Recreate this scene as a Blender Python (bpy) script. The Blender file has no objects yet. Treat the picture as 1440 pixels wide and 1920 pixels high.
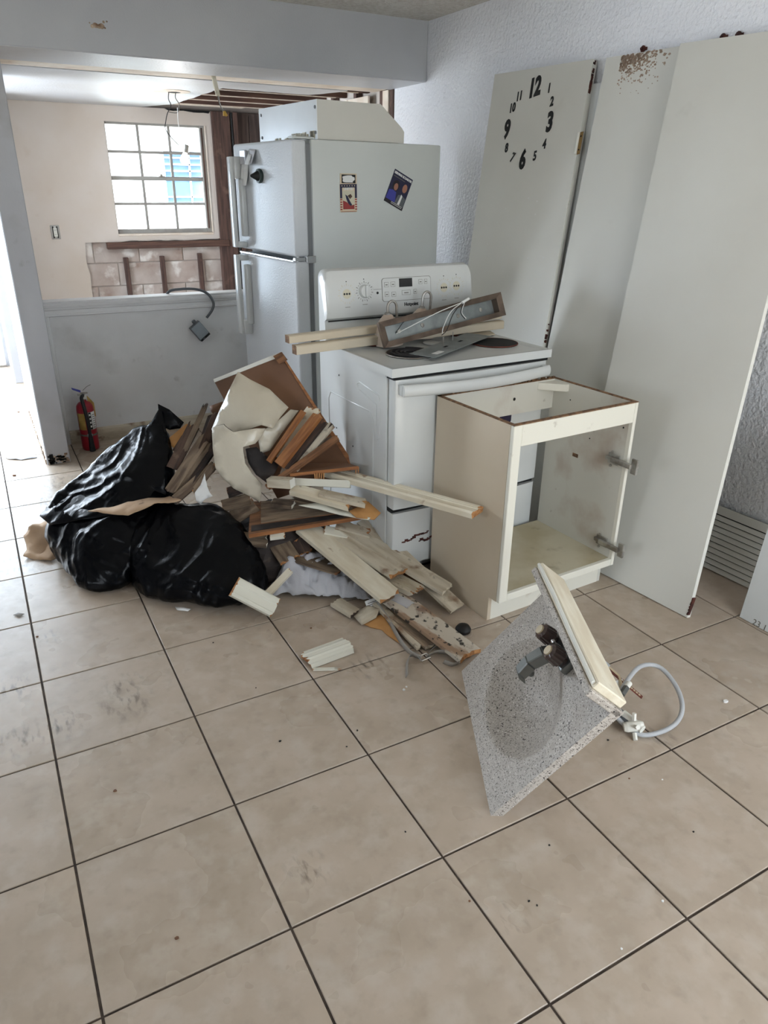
import bpy, bmesh, math, random
from mathutils import Vector, Matrix, noise, Euler

S = bpy.context.scene
COL = S.collection
R = math.radians

# ------------------------------------------------------------------ camera, world, sun, exposure
TILE = 0.406
CAM_LOC = Vector((0.11442425, -5.6227199, 3.76467635)) * TILE
CAM_ROT = Euler((1.14875466, -0.0109305927, -0.4979268), 'XYZ')
FPX = 1358.823
cam = bpy.data.cameras.new('camera'); cam_o = bpy.data.objects.new('camera', cam); COL.objects.link(cam_o)
cam.sensor_fit = 'VERTICAL'; cam.sensor_height = 24.0; cam.lens = FPX / 1920 * 24.0
cam.clip_start = 0.02; cam.clip_end = 200
cam_o.location = CAM_LOC; cam_o.rotation_euler = CAM_ROT
S.camera = cam_o

world = bpy.data.worlds.new('daylight'); S.world = world; world.use_nodes = True
bgn = world.node_tree.nodes['Background']
bgn.inputs['Color'].default_value = (0.84, 0.92, 1.0, 1); bgn.inputs['Strength'].default_value = 2.4

sun = bpy.data.lights.new('sun', 'SUN'); sun.energy = 6.0; sun.angle = R(2.0); sun.color = (1.0, 0.96, 0.90)
sun_o = bpy.data.objects.new('sun', sun); COL.objects.link(sun_o); sun_o.rotation_euler = (R(32), 0, R(-12))

def portal(name, loc, rot, sx, sy):
    l = bpy.data.lights.new(name, 'AREA'); l.shape = 'RECTANGLE'; l.size = sx; l.size_y = sy
    l.cycles.is_portal = True
    o = bpy.data.objects.new(name, l); COL.objects.link(o); o.location = loc; o.rotation_euler = rot
    return o
portal('daylight_portal_kitchen', (1.715, 5.24, 1.56), (R(-90), 0, 0), .9, .92)
hall_l = bpy.data.lights.new('daylight_hall_door', 'AREA'); hall_l.shape = 'RECTANGLE'; hall_l.size = 1.2; hall_l.size_y = 2.0   # area lamp added outside the hall door to strengthen its daylight
hall_l.energy = 45; hall_l.color = (.76, .87, 1.0)
hall_o = bpy.data.objects.new('daylight_hall_door', hall_l); COL.objects.link(hall_o); hall_o.location = (-.5, 5.32, 1.03); hall_o.rotation_euler = (R(-90), 0, 0)
side_l = bpy.data.lights.new('daylight_hall_window', 'AREA'); side_l.shape = 'RECTANGLE'; side_l.size = 1.9; side_l.size_y = 1.9   # added lamp, boosts the daylight entering through the wide hall window
side_l.energy = 62; side_l.color = (.76, .87, 1.0)
side_o = bpy.data.objects.new('daylight_hall_window', side_l); COL.objects.link(side_o); side_o.location = (-1.40, 3.85, 1.2); side_o.rotation_euler = (R(90), 0, R(-90))
portal('daylight_portal_patio', (1.6, -3.16, 1.1), (R(90), 0, 0), 1.3, 2.2)
portal('daylight_portal_side', (-3.25, -1.2, 1.45), (R(90), 0, R(-90)), 1.4, 1.2)

S.view_settings.view_transform = 'Standard'; S.view_settings.look = 'None'
S.view_settings.gamma = 1.0; S.view_settings.use_curve_mapping = False
S.view_settings.exposure = 1.45

# ------------------------------------------------------------------ pixel helpers (photo frame 1440 x 1920)
RM = CAM_ROT.to_matrix()
def ray(px, py): return RM @ Vector(((px - 720) / FPX, -(py - 960) / FPX, -1))
def atz(px, py, z=0.0):
    d = ray(px, py); return CAM_LOC + d * ((z - CAM_LOC.z) / d.z)
def atp(px, py, a, n):
    d = ray(px, py); n = Vector(n); return CAM_LOC + d * ((Vector(a) - CAM_LOC).dot(n) / d.dot(n))
def q(px, py, off):          # point on an upright plane through the debris pile, off metres behind its middle
    return atp(px, py, (1, .35 + off, 0), (.42, .9, 0))
def proj(p):
    d = RM.transposed() @ (Vector(p) - CAM_LOC)
    return (720 + FPX * d.x / -d.z, 960 - FPX * d.y / -d.z) if d.z < -.05 else None

# ------------------------------------------------------------------ materials
def lin(c):
    def f(v):
        v /= 255.0
        return v / 12.92 if v <= .04045 else ((v + .055) / 1.055) ** 2.4
    return (f(c[0]), f(c[1]), f(c[2]), 1)

def mat(name, col, rough=.5, metal=0.0, col2=None, scale=5.0, lo=.4, hi=.62, detail=5, stretch=(1, 1, 1), bump=0.0, bscale=60.0,
        stains=(), rand=0.0, roff=True, spec=.5, coat=0.0, emis=None, estr=0.0, bdist=.004, bdetail=3, rough2=None):
    m = bpy.data.materials.new(name); m.use_nodes = True
    nt = m.node_tree; N = nt.nodes; L = nt.links; b = N['Principled BSDF']
    tc = N.new('ShaderNodeTexCoord'); oi = N.new('ShaderNodeObjectInfo')
    add = N.new('ShaderNodeVectorMath'); add.operation = 'ADD'
    sc = N.new('ShaderNodeVectorMath'); sc.operation = 'SCALE'; sc.inputs['Scale'].default_value = 37.0 if roff else 0.0
    comb = N.new('ShaderNodeCombineXYZ')
    for k in range(3): L.new(oi.outputs['Random'], comb.inputs[k])
    L.new(comb.outputs[0], sc.inputs[0]); L.new(tc.outputs['Object'], add.inputs[0]); L.new(sc.outputs[0], add.inputs[1])
    mp = N.new('ShaderNodeMapping'); mp.inputs['Scale'].default_value = stretch; L.new(add.outputs[0], mp.inputs[0])
    def nz(s, d=5, src=None, dist=0.0):
        n = N.new('ShaderNodeTexNoise'); n.inputs['Scale'].default_value = s; n.inputs['Detail'].default_value = d
        n.inputs['Distortion'].default_value = dist
        L.new((src or mp).outputs[0], n.inputs['Vector']); return n
    def ramp(src, a, c):
        r = N.new('ShaderNodeMapRange'); r.inputs['From Min'].default_value = a; r.inputs['From Max'].default_value = c
        L.new(src.outputs[0], r.inputs['Value']); return r
    def mix(fac, A, B):
        x = N.new('ShaderNodeMix'); x.data_type = 'RGBA'
        L.new(fac.outputs[0], x.inputs['Factor'])
        if isinstance(A, tuple): x.inputs['A'].default_value = A
        else: L.new(A, x.inputs['A'])
        x.inputs['B'].default_value = B
        return x.outputs['Result']
    cur = lin(col)
    if col2: cur = mix(ramp(nz(scale, detail), lo, hi), cur, lin(col2))
    for (c, s, a, z_, st) in stains:
        r = ramp(nz(s, 8, add), a, z_); r.inputs['To Max'].default_value = st
        cur = mix(r, cur, lin(c))
    if rand:
        h = N.new('ShaderNodeHueSaturation')
        mr = N.new('ShaderNodeMapRange'); mr.inputs['To Min'].default_value = 1 - rand; mr.inputs['To Max'].default_value = 1 + rand
        L.new(oi.outputs['Random'], mr.inputs['Value']); L.new(mr.outputs[0], h.inputs['Value'])
        if isinstance(cur, tuple): h.inputs['Color'].default_value = cur
        else: L.new(cur, h.inputs['Color'])
        cur = h.outputs[0]
    if isinstance(cur, tuple): b.inputs['Base Color'].default_value = cur
    else: L.new(cur, b.inputs['Base Color'])
    b.inputs['Roughness'].default_value = rough; b.inputs['Metallic'].default_value = metal
    b.inputs['Specular IOR Level'].default_value = spec; b.inputs['Coat Weight'].default_value = coat
    if rough2 is not None:
        r = ramp(nz(3, 4), .35, .65); r.inputs['To Min'].default_value = rough; r.inputs['To Max'].default_value = rough2
        L.new(r.outputs[0], b.inputs['Roughness'])
    if bump:
        n = nz(bscale, bdetail); bp = N.new('ShaderNodeBump'); bp.inputs['Strength'].default_value = bump; bp.inputs['Distance'].default_value = bdist
        L.new(n.outputs[0], bp.inputs['Height']); L.new(bp.outputs[0], b.inputs['Normal'])
    if emis:
        b.inputs['Emission Color'].default_value = lin(emis); b.inputs['Emission Strength'].default_value = estr
    return m

def glass_mat(name, tint=(.93, .97, 1.0, 1), rough=.03, fac=.1):
    m = bpy.data.materials.new(name); m.use_nodes = True
    N = m.node_tree.nodes; L = m.node_tree.links; N.remove(N['Principled BSDF'])
    t = N.new('ShaderNodeBsdfTransparent'); t.inputs[0].default_value = tint
    g = N.new('ShaderNodeBsdfGlossy'); g.inputs['Roughness'].default_value = rough
    fr = N.new('ShaderNodeFresnel'); fr.inputs[0].default_value = 1.45
    x = N.new('ShaderNodeMixShader'); L.new(fr.outputs[0], x.inputs[0]); L.new(t.outputs[0], x.inputs[1]); L.new(g.outputs[0], x.inputs[2])
    L.new(x.outputs[0], N['Material Output'].inputs[0]); return m

M = {}
M['grout'] = mat('grout', (62, 52, 45), .9, col2=(84, 72, 62), scale=30, bump=.3)
M['tile'] = mat('tile', (186, 170, 153), .24, col2=(171, 155, 137), scale=8, lo=.30, hi=.72, detail=9, rand=.03, rough2=.36,
                stains=(((198, 188, 175), 18.0, .48, .80, .6), ((150, 134, 116), 26.0, .54, .86, .5), ((96, 86, 76), 7.5, .62, 1.0, .14)), bump=.10, bscale=9, spec=.42)
M['stucco'] = mat('stucco', (242, 243, 247), .42, col2=(237, 238, 243), scale=2, bump=1.0, bscale=50, bdist=.009, bdetail=2, roff=False)
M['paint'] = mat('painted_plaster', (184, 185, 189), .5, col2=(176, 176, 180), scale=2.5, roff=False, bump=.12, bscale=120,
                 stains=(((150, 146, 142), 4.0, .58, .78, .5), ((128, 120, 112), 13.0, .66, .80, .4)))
M['half_wall'] = mat('scuffed_half_wall_paint', (224, 224, 224), .5, col2=(214, 213, 212), scale=2.5, roff=False, bump=.12, bscale=120,
                 stains=(((170, 166, 160), 4.0, .58, .78, .5), ((140, 132, 124), 13.0, .66, .80, .4)))
M['soffit'] = mat('soffit_paint', (186, 188, 192), .5, col2=(180, 182, 187), scale=2.5, roff=False, bump=.25, bscale=110)
M['soffit_gloss'] = mat('glossy_ceiling_paint', (200, 202, 205), .45, col2=(190, 190, 190), scale=2, roff=False, bump=.6, bscale=70, bdist=.004)
M['popcorn'] = mat('popcorn_ceiling', (222, 218, 210), .9, col2=(206, 200, 190), scale=50, bump=1.0, bscale=110, bdist=.012, roff=False)
M['beige'] = mat('beige_plaster', (214, 205, 196), .7, col2=(208, 196, 183), scale=1.6, roff=False, bump=.12, bscale=100,
                 stains=(((190, 170, 148), 6.0, .64, .8, .4),))
M['cream_strip'] = mat('bare_cream_plaster', (232, 222, 208), .7, col2=(218, 202, 184), scale=7, roff=False, stains=(((150, 112, 84), 16, .68, .74, .7),))
M['block'] = mat('concrete_block', (196, 186, 178), .95, col2=(172, 156, 146), scale=5, lo=.35, hi=.65, bump=.4, bscale=60, rand=.05,
                 stains=(((226, 222, 216), 7, .56, .66, .8), ((128, 100, 82), 5, .64, .78, .7)))
M['mortar'] = mat('mortar', (176, 166, 158), .95, bump=.3)
M['framing'] = mat('weathered_framing_wood', (98, 74, 65), .8, col2=(70, 53, 48), scale=6, stretch=(8, 8, .6), bump=.3, bscale=40,
                   stains=(((140, 112, 96), 9, .62, .75, .5),))
M['framing_h'] = mat('weathered_joist_wood', (104, 76, 64), .8, col2=(80, 58, 50), scale=6, stretch=(.6, 8, 8), bump=.3, bscale=40)
M['dark_plank'] = mat('dark_old_board', (92, 78, 72), .85, col2=(66, 54, 50), scale=5, stretch=(6, 6, .5), bump=.3, bscale=30, rand=.15,
                      stains=(((126, 112, 102), 8, .6, .75, .5),))
M['black'] = mat('black_rubber', (20, 20, 22), .5)
M['white_gloss'] = mat('white_enamel', (208, 210, 208), .22, col2=(200, 202, 200), scale=2, roff=False, spec=.5,
                       stains=(((150, 140, 128), 3.5, .72, .82, .25),))
M['fridge_door'] = mat('textured_white_enamel', (212, 215, 218), .3, spec=.3, roff=False, bump=.55, bscale=120, bdist=.003, bdetail=2)
M['fridge_side'] = mat('fridge_side_paint', (206, 210, 207), .4, col2=(202, 206, 203), scale=2, roff=False, bump=.12, bscale=220)
M['gasket'] = mat('grey_gasket', (120, 122, 124), .6)
M['chrome'] = mat('chrome', (200, 200, 200), .2, metal=1)
M['steel'] = mat('dull_steel', (186, 184, 178), .38, metal=.8, col2=(140, 134, 126), scale=20)
M['galv'] = mat('galvanised_steel', (158, 164, 164), .42, metal=.55, col2=(138, 144, 144), scale=14)
M['dark'] = mat('near_black', (8, 8, 8), .8)
M['board'] = mat('cream_laminate', (216, 215, 208), .33, col2=(210, 208, 200), scale=1.5, bump=.05, bscale=200,
                 stains=(((160, 152, 140), 4, .7, .82, .3),))
M['board_white'] = mat('white_laminate', (214, 217, 216), .35, bump=.05, bscale=200)
M['edge_white'] = mat('white_edge_banding', (226, 225, 216), .4, stains=(((140, 122, 100), 9, .68, .76, .6),))
M['cream'] = mat('cream_cabinet_laminate', (207, 193, 171), .38, col2=(200, 185, 162), scale=2, stains=(((226, 220, 206), 5, .66, .76, .35), ((150, 132, 110), 7, .72, .8, .35)))
M['cream_in'] = mat('white_cabinet_inside', (208, 206, 196), .45, stains=(((150, 112, 84), 3.2, .62, .75, .5), ((120, 104, 84), 14, .7, .78, .6)))
M['cab_floor'] = mat('stained_cabinet_floor', (196, 188, 164), .5, col2=(176, 164, 134), scale=5, stains=(((120, 104, 78), 9, .6, .74, .65), ((168, 122, 78), 3.4, .69, .70, .9)))
M['frame_white'] = mat('white_face_frame', (226, 223, 210), .4, stains=(((160, 128, 92), 8, .66, .76, .7), ((120, 102, 80), 20, .68, .76, .4)))
M['chipboard'] = mat('raw_chipboard', (140, 106, 76), .9, col2=(98, 72, 52), scale=60, bump=.5, bscale=150)
M['mdf'] = mat('brown_hardboard', (124, 88, 62), .6, col2=(104, 72, 50), scale=2, stains=(((92, 62, 42), 3, .55, .72, .6),))
M['raw'] = mat('raw_split_wood', (190, 138, 86), .8, col2=(150, 100, 60), scale=8, stretch=(1, 9, 9), bump=.5, bscale=60)
M['rawdark'] = mat('old_brown_wood', (140, 98, 66), .8, col2=(100, 68, 46), scale=8, stretch=(1, 9, 9), bump=.4, bscale=60, rand=.15)
M['orange'] = mat('orange_pine', (166, 110, 64), .6, col2=(134, 84, 48), scale=8, stretch=(1, 9, 9), bump=.2, rand=.08)
M['trim'] = mat('cream_painted_trim', (224, 216, 196), .5, col2=(210, 198, 174), scale=6, stretch=(1, 4, 4), rand=.06, bump=.15, bscale=50,
                stains=(((150, 120, 90), 12, .66, .72, .8), ((112, 96, 78), 30, .68, .76, .5)))
M['trimdirty'] = mat('dirty_painted_trim', (206, 196, 176), .6, col2=(178, 164, 142), scale=6, stretch=(1, 4, 4), rand=.08, bump=.25, bscale=50,
                     stains=(((120, 90, 66), 9, .58, .66, .85), ((88, 74, 60), 26, .62, .72, .6)))
M['trimwhite'] = mat('clean_white_trim', (222, 219, 204), .45, rand=.03, stains=(((170, 150, 120), 14, .7, .76, .6),))
M['mouldy'] = mat('mould_blackened_trim', (198, 188, 172), .6, col2=(160, 132, 108), scale=5, lo=.5, hi=.56, stretch=(1, 3, 3),
                  stains=(((120, 88, 70), 9, .56, .64, .8), ((24, 22, 20), 38, .57, .63, .95)))
M['rotten'] = mat('rotten_dark_wood', (78, 60, 50), .9, col2=(44, 34, 30), scale=7, stretch=(1, 7, 7), bump=.7, bscale=40, rand=.22,
                  stains=(((140, 120, 98), 8, .6, .7, .6), ((22, 18, 16), 6, .6, .7, .8)))
M['rottenpale'] = mat('rotten_grey_wood', (132, 114, 94), .9, col2=(92, 76, 62), scale=7, stretch=(1, 7, 7), bump=.6, bscale=40, rand=.15,
                      stains=(((60, 48, 40), 8, .62, .72, .7),))
M['vinyl'] = mat('cream_vinyl_sheet', (206, 198, 180), .22, col2=(194, 184, 164), scale=3, bump=.5, bscale=24,
                 stains=(((120, 106, 90), 16, .72, .78, .6),))
M['charred'] = mat('dark_underside', (60, 50, 46), .75, col2=(30, 25, 24), scale=6, bump=.5, bscale=40, stains=(((130, 112, 94), 8, .62, .74, .6),))
M['bag'] = mat('black_plastic_bag', (5, 6, 9), .24, bump=.45, bscale=16, bdist=.012, spec=.15, bdetail=7, stretch=(1, 1, .55))
M['kraft'] = mat('brown_kraft_paper', (190, 160, 130), .85, col2=(170, 140, 110), scale=6, bump=.4, bscale=40, stains=(((110, 84, 62), 14, .7, .76, .7),))
M['cardboard'] = mat('cardboard', (190, 140, 84), .8, col2=(170, 122, 70), scale=9, bump=.2, bscale=80)
M['cloth'] = mat('white_cotton', (196, 196, 200), .95, col2=(180, 180, 186), scale=4, bump=.3, bscale=200)
M['paper'] = mat('white_paper', (226, 226, 224), .8)
M['strap'] = mat('grey_webbing', (150, 144, 136), .8, bump=.4, bscale=200)
M['red'] = mat('red_enamel', (150, 26, 40), .35, stains=(((120, 60, 50), 9, .68, .76, .5),))
M['yellow_label'] = mat('yellow_label', (190, 160, 90), .6, col2=(170, 138, 70), scale=20)
M['blue'] = mat('blue_plastic', (60, 64, 150), .5)
M['copper_rust'] = mat('rusty_strap', (120, 62, 48), .7, metal=.3, col2=(92, 46, 36), scale=20)
M['pvc'] = mat('white_plastic', (226, 224, 214), .4)
M['hose'] = mat('grey_braided_hose', (178, 180, 182), .4, bump=.4, bscale=300)
M['granite'] = mat('speckled_cultured_marble', (186, 179, 170), .5, spec=.3, col2=(176, 168, 159), scale=40, roff=False,
                   stains=(((112, 104, 97), 200, .56, .62, .9), ((46, 40, 38), 140, .63, .655, 1.0), ((232, 228, 222), 170, .63, .66, .8), ((150, 130, 112), 4, .6, .8, .35)))
M['smoke'] = mat('smoky_acrylic', (74, 58, 54), .18, coat=.4)
M['plumb'] = mat('grey_chrome_dull', (128, 130, 128), .28, metal=.85, col2=(104, 106, 104), scale=10)
M['tan'] = mat('tan_cap', (186, 170, 140), .5)
M['ext_white'] = mat('white_stucco_house', (236, 236, 232), .9, bump=.2)
M['ext_glass'] = mat('blue_window_glass', (84, 112, 150), .1, col2=(110, 136, 168), scale=3)
M['ext_frame'] = mat('white_window_bars', (220, 226, 232), .6)
M['ext_ground'] = mat('pale_concrete', (190, 188, 180), .9, col2=(170, 170, 160), scale=3)
M['win_frame'] = mat('grey_window_frame', (168, 166, 160), .5, col2=(156, 152, 146), scale=10)
M['glass'] = glass_mat('window_glass')
M['ink'] = mat('black_ink', (14, 14, 15), .5)
M['print_grey'] = mat('grey_print', (110, 108, 100), .6)
M['amber_print'] = mat('worn_yellow_print', (204, 198, 176), .6)
M['oven_glass'] = mat('oven_window_glass', (44, 40, 62), .12)
M['rust'] = mat('rust', (84, 40, 30), .8, col2=(50, 24, 20), scale=40)
M['stain'] = mat('brown_water_stain', (176, 156, 138), .7, col2=(156, 132, 112), scale=60)
M['coil'] = mat('burner_coil', (46, 44, 46), .5, metal=.4)
M['pan'] = mat('drip_pan', (28, 26, 25), .35, metal=.6)
M['bronze'] = mat('brushed_bronze_frame', (120, 104, 92), .35, metal=.7, col2=(92, 80, 72), scale=12)
M['alabaster'] = mat('beige_alabaster_glass', (196, 180, 164), .3, col2=(180, 160, 144), scale=10)
M['mdf_cream'] = mat('cream_mdf_moulding', (204, 192, 170), .5, col2=(196, 182, 158), scale=4)
M['brass'] = mat('tarnished_brass', (150, 124, 80), .4, metal=.8, stains=(((60, 40, 30), 40, .6, .68, .8),))
M['gold'] = mat('yellow_connector', (206, 164, 74), .5)
M['bulb'] = mat('lit_bulb', (255, 250, 240), .3, emis=(255, 247, 235), estr=14.0)
M['plastic_grey'] = mat('dark_grey_plastic', (88, 92, 96), .5)
M['steel_cover'] = mat('speckled_cover', (146, 154, 158), .4, metal=.4, stains=(((40, 40, 40), 90, .66, .7, .9),))
M['green_black'] = mat('black_green_plastic', (30, 44, 40), .4)
M['clear'] = mat('clear_plastic_clip', (190, 190, 194), .2)
M['navy'] = mat('navy_print', (32, 32, 62), .5)
M['flagred'] = mat('red_print', (150, 52, 50), .5)
M['flagcream'] = mat('cream_print', (214, 196, 168), .5)
M['skin_print'] = mat('skin_tone_print', (160, 112, 92), .5)
M['hair_print'] = mat('dark_hair_print', (26, 20, 26), .5)
M['suit_print'] = mat('grey_suit_print', (92, 96, 100), .5)
M['hall_white'] = mat('white_hall_paint', (232, 233, 234), .45, bump=.3, bscale=60, roff=False)
M['damaged'] = mat('damaged_plaster_base', (196, 178, 158), .9, col2=(120, 92, 70), scale=16, bump=.8, bscale=40, stains=(((30, 26, 24), 12, .6, .66, .9),))

def add_smudges(m, spots, col):
    nt = m.node_tree; N = nt.nodes; L = nt.links; b = N['Principled BSDF']; src = b.inputs['Base Color'].links[0].from_socket
    geo = N.new('ShaderNodeNewGeometry'); tot = None
    nz = N.new('ShaderNodeTexNoise'); nz.inputs['Scale'].default_value = 34; nz.inputs['Detail'].default_value = 9
    mp = N.new('ShaderNodeMapping'); mp.inputs['Scale'].default_value = (1.6, .55, 1); mp.inputs['Rotation'].default_value = (0, 0, .6)
    L.new(geo.outputs['Position'], mp.inputs[0]); L.new(mp.outputs[0], nz.inputs['Vector'])
    for x, y, r in spots:
        d = N.new('ShaderNodeVectorMath'); d.operation = 'DISTANCE'; L.new(geo.outputs['Position'], d.inputs[0]); d.inputs[1].default_value = (x, y, 0)
        mr = N.new('ShaderNodeMapRange'); mr.inputs['From Min'].default_value = r; mr.inputs['From Max'].default_value = r * .1; L.new(d.outputs['Value'], mr.inputs['Value'])
        if tot is None: tot = mr.outputs[0]
        else:
            a = N.new('ShaderNodeMath'); a.operation = 'MAXIMUM'; L.new(tot, a.inputs[0]); L.new(mr.outputs[0], a.inputs[1]); tot = a.outputs[0]
    r2 = N.new('ShaderNodeMapRange'); r2.inputs['From Min'].default_value = .5; r2.inputs['From Max'].default_value = .68; r2.inputs['To Max'].default_value = .75; L.new(nz.outputs[0], r2.inputs['Value'])
    mu = N.new('ShaderNodeMath'); mu.operation = 'MULTIPLY'; L.new(tot, mu.inputs[0]); L.new(r2.outputs[0], mu.inputs[1])
    x = N.new('ShaderNodeMix'); x.data_type = 'RGBA'; L.new(mu.outputs[0], x.inputs['Factor']); L.new(src, x.inputs['A']); x.inputs['B'].default_value = lin(col)
    L.new(x.outputs['Result'], b.inputs['Base Color'])
add_smudges(M['tile'], [(*atz(px, py)[:2], r) for px, py, r in ((112, 1362, .09), (238, 1318, .10), (235, 1285, .08), (40, 1385, .10), (575, 1632, .07), (90, 1195, .07), (30, 1290, .09), (60, 940, .22), (90, 905, .2), (30, 1060, .16), (120, 1000, .16), (960, 1720, .05), (690, 1250, .09), (1240, 1380, .06))], (70, 60, 52))

# ------------------------------------------------------------------ mesh builder
class MB:
    def __init__(s): s.v = []; s.f = []; s.m = []
    def add(s, vs, fs, m=0):
        o = len(s.v); s.v += [tuple(p) for p in vs]
        for f in fs: s.f.append(tuple(o + i for i in f)); s.m.append(m)
        return s
    def box(s, x0, x1, y0, y1, z0, z1, m=0):
        return s.hexa([(x0, y0, z0), (x1, y0, z0), (x1, y1, z0), (x0, y1, z0), (x0, y0, z1), (x1, y0, z1), (x1, y1, z1), (x0, y1, z1)], m)
    def hexa(s, p, m=0):
        return s.add(p, [(3, 2, 1, 0), (4, 5, 6, 7), (0, 1, 5, 4), (1, 2, 6, 5), (2, 3, 7, 6), (3, 0, 4, 7)], m)
    def prism(s, poly, fn, a, b, m=0, mcap=None):     # poly: 2d points; fn(u, v, t) -> 3d
        n = len(poly); vs = [fn(u, v, a) for u, v in poly] + [fn(u, v, b) for u, v in poly]
        s.add(vs, [(i, (i + 1) % n, n + (i + 1) % n, n + i) for i in range(n)], m)
        s.add(vs[:n], [tuple(range(n - 1, -1, -1))], m if mcap is None else mcap)
        s.add(vs[n:], [tuple(range(n))], m if mcap is None else mcap)
        return s
    def tube(s, path, r, n=8, m=0):
        path = [Vector(p) for p in path]; k = len(path); vs = []; prev = None
        for i, p in enumerate(path):
            d = (path[min(i + 1, k - 1)] - path[max(i - 1, 0)]).normalized()
            if prev is None:
                prev = d.orthogonal().normalized()
            u = (prev - d * prev.dot(d)); u = u.normalized() if u.length > 1e-6 else d.orthogonal().normalized()
            prev = u; w = d.cross(u); rr = r[i] if isinstance(r, (list, tuple)) else r
            vs += [p + (u * math.cos(2 * math.pi * j / n) + w * math.sin(2 * math.pi * j / n)) * rr for j in range(n)]
        fs = [(i * n + j, i * n + (j + 1) % n, (i + 1) * n + (j + 1) % n, (i + 1) * n + j) for i in range(k - 1) for j in range(n)]
        fs += [tuple(range(n - 1, -1, -1)), tuple((k - 1) * n + j for j in range(n))]
        return s.add(vs, fs, m)
    def lathe(s, prof, n=20, c=(0, 0, 0), ax=(0, 0, 1), m=0):
        ax = Vector(ax).normalized(); u = ax.orthogonal().normalized(); w = ax.cross(u); c = Vector(c); k = len(prof); vs = []
        for r, z in prof:
            vs += [c + ax * z + (u * math.cos(2 * math.pi * j / n) + w * math.sin(2 * math.pi * j / n)) * max(r, 1e-5) for j in range(n)]
        fs = [(i * n + j, i * n + (j + 1) % n, (i + 1) * n + (j + 1) % n, (i + 1) * n + j) for i in range(k - 1) for j in range(n)]
        fs += [tuple(range(n - 1, -1, -1)), tuple((k - 1) * n + j for j in range(n))]
        return s.add(vs, fs, m)
    def grid(s, fn, nu, nv, m=0):
        vs = [fn(i / nu, j / nv) for j in range(nv + 1) for i in range(nu + 1)]
        fs = [(j * (nu + 1) + i, j * (nu + 1) + i + 1, (j + 1) * (nu + 1) + i + 1, (j + 1) * (nu + 1) + i) for j in range(nv) for i in range(nu)]
        return s.add(vs, fs, m)
    def ribbon(s, path, w, side, m=0):
        path = [Vector(p) for p in path]; vs = []
        for i, p in enumerate(path):
            sd = Vector(side(i / (len(path) - 1)) if callable(side) else side).normalized() * w / 2
            vs += [p - sd, p + sd]
        return s.add(vs, [(2 * i, 2 * i + 1, 2 * i + 3, 2 * i + 2) for i in range(len(path) - 1)], m)
    def build(s, name, mats, parent=None, bevel=0, smooth=False, seg=1, solid=0, mw=None, weld=False, sub=0, angle=40):
        me = bpy.data.meshes.new(name); me.from_pydata(s.v, [], s.f)
        for x in (mats if isinstance(mats, (list, tuple)) else [mats]): me.materials.append(M[x] if isinstance(x, str) else x)
        for p, i in zip(me.polygons, s.m): p.material_index = i
        bm = bmesh.new(); bm.from_mesh(me)
        if weld: bmesh.ops.remove_doubles(bm, verts=bm.verts, dist=1e-5)
        bmesh.ops.recalc_face_normals(bm, faces=bm.faces)
        if bevel:
            ed = [e for e in bm.edges if len(e.link_faces) == 2 and e.calc_face_angle(0) > .5]
            bmesh.ops.bevel(bm, geom=ed, offset=bevel, segments=seg, profile=.5, affect='EDGES', clamp_overlap=True)
        bm.to_mesh(me); bm.free()
        if smooth:
            for p in me.polygons: p.use_smooth = True
            me.set_sharp_from_angle(angle=R(angle))
        o = bpy.data.objects.new(name, me); COL.objects.link(o)
        if parent: o.parent = parent
        if mw is not None: o.matrix_world = mw
        if solid:
            md = o.modifiers.new('thickness', 'SOLIDIFY'); md.thickness = solid; md.offset = 0
        if sub:
            md = o.modifiers.new('round', 'SUBSURF'); md.levels = sub; md.render_levels = sub
        return o

def tag(o, label, cat, group=None, kind=None):
    o['label'] = label; o['category'] = cat
    if group: o['group'] = group
    if kind: o['kind'] = kind
    return o
def struct(o, label=None):
    o['kind'] = 'structure'
    if label: o['label'] = label
    return o
def empty(name, loc=(0, 0, 0), rz=0.0, mw=None):
    o = bpy.data.objects.new(name, None); COL.objects.link(o); o.empty_display_size = .05
    if mw is not None: o.matrix_world = mw
    else: o.location = loc; o.rotation_euler = (0, 0, rz)
    return o
def frame(o, X, Z):      # matrix with local x along X, local z near Z
    X = Vector(X).normalized(); Z = Vector(Z); Z = (Z - X * Z.dot(X)).normalized(); Y = Z.cross(X)
    return Matrix(((X.x, Y.x, Z.x, o[0]), (X.y, Y.y, Z.y, o[1]), (X.z, Y.z, Z.z, o[2]), (0, 0, 0, 1)))
def text(name, s, size, mt, parent, mw, ext=.0006, bold=0.0, sx=1.0, align='CENTER'):
    cu = bpy.data.curves.new(name, 'FONT'); cu.body = s; cu.size = size; cu.extrude = ext; cu.offset = bold
    cu.align_x = align; cu.align_y = 'CENTER'; cu.resolution_u = 3
    o = bpy.data.objects.new(name, cu); COL.objects.link(o); bpy.context.view_layer.update()
    me = bpy.data.meshes.new_from_object(o.evaluated_get(bpy.context.evaluated_depsgraph_get()))
    bpy.data.objects.remove(o); bpy.data.curves.remove(cu)
    if sx != 1.0:
        for v in me.vertices: v.co.x *= sx
    me.materials.clear(); me.materials.append(M[mt])
    o = bpy.data.objects.new(name, me); COL.objects.link(o); o.parent = parent; o.matrix_local = mw
    return o
rnd = random.Random(11)
def N3(p, s=1.0): return noise.noise(Vector(p) * s)

# ================================================================== THE SETTING
XR = 2.78; YS = 2.20; ZK = 2.13; ZC = 2.45; YB = 4.97
floor = struct(MB().box(-3.3, 2.9, -3.26, 5.2, -.08, -.004).build('floor', 'grout'), 'beige tiled floor with dark grout lines')
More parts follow.
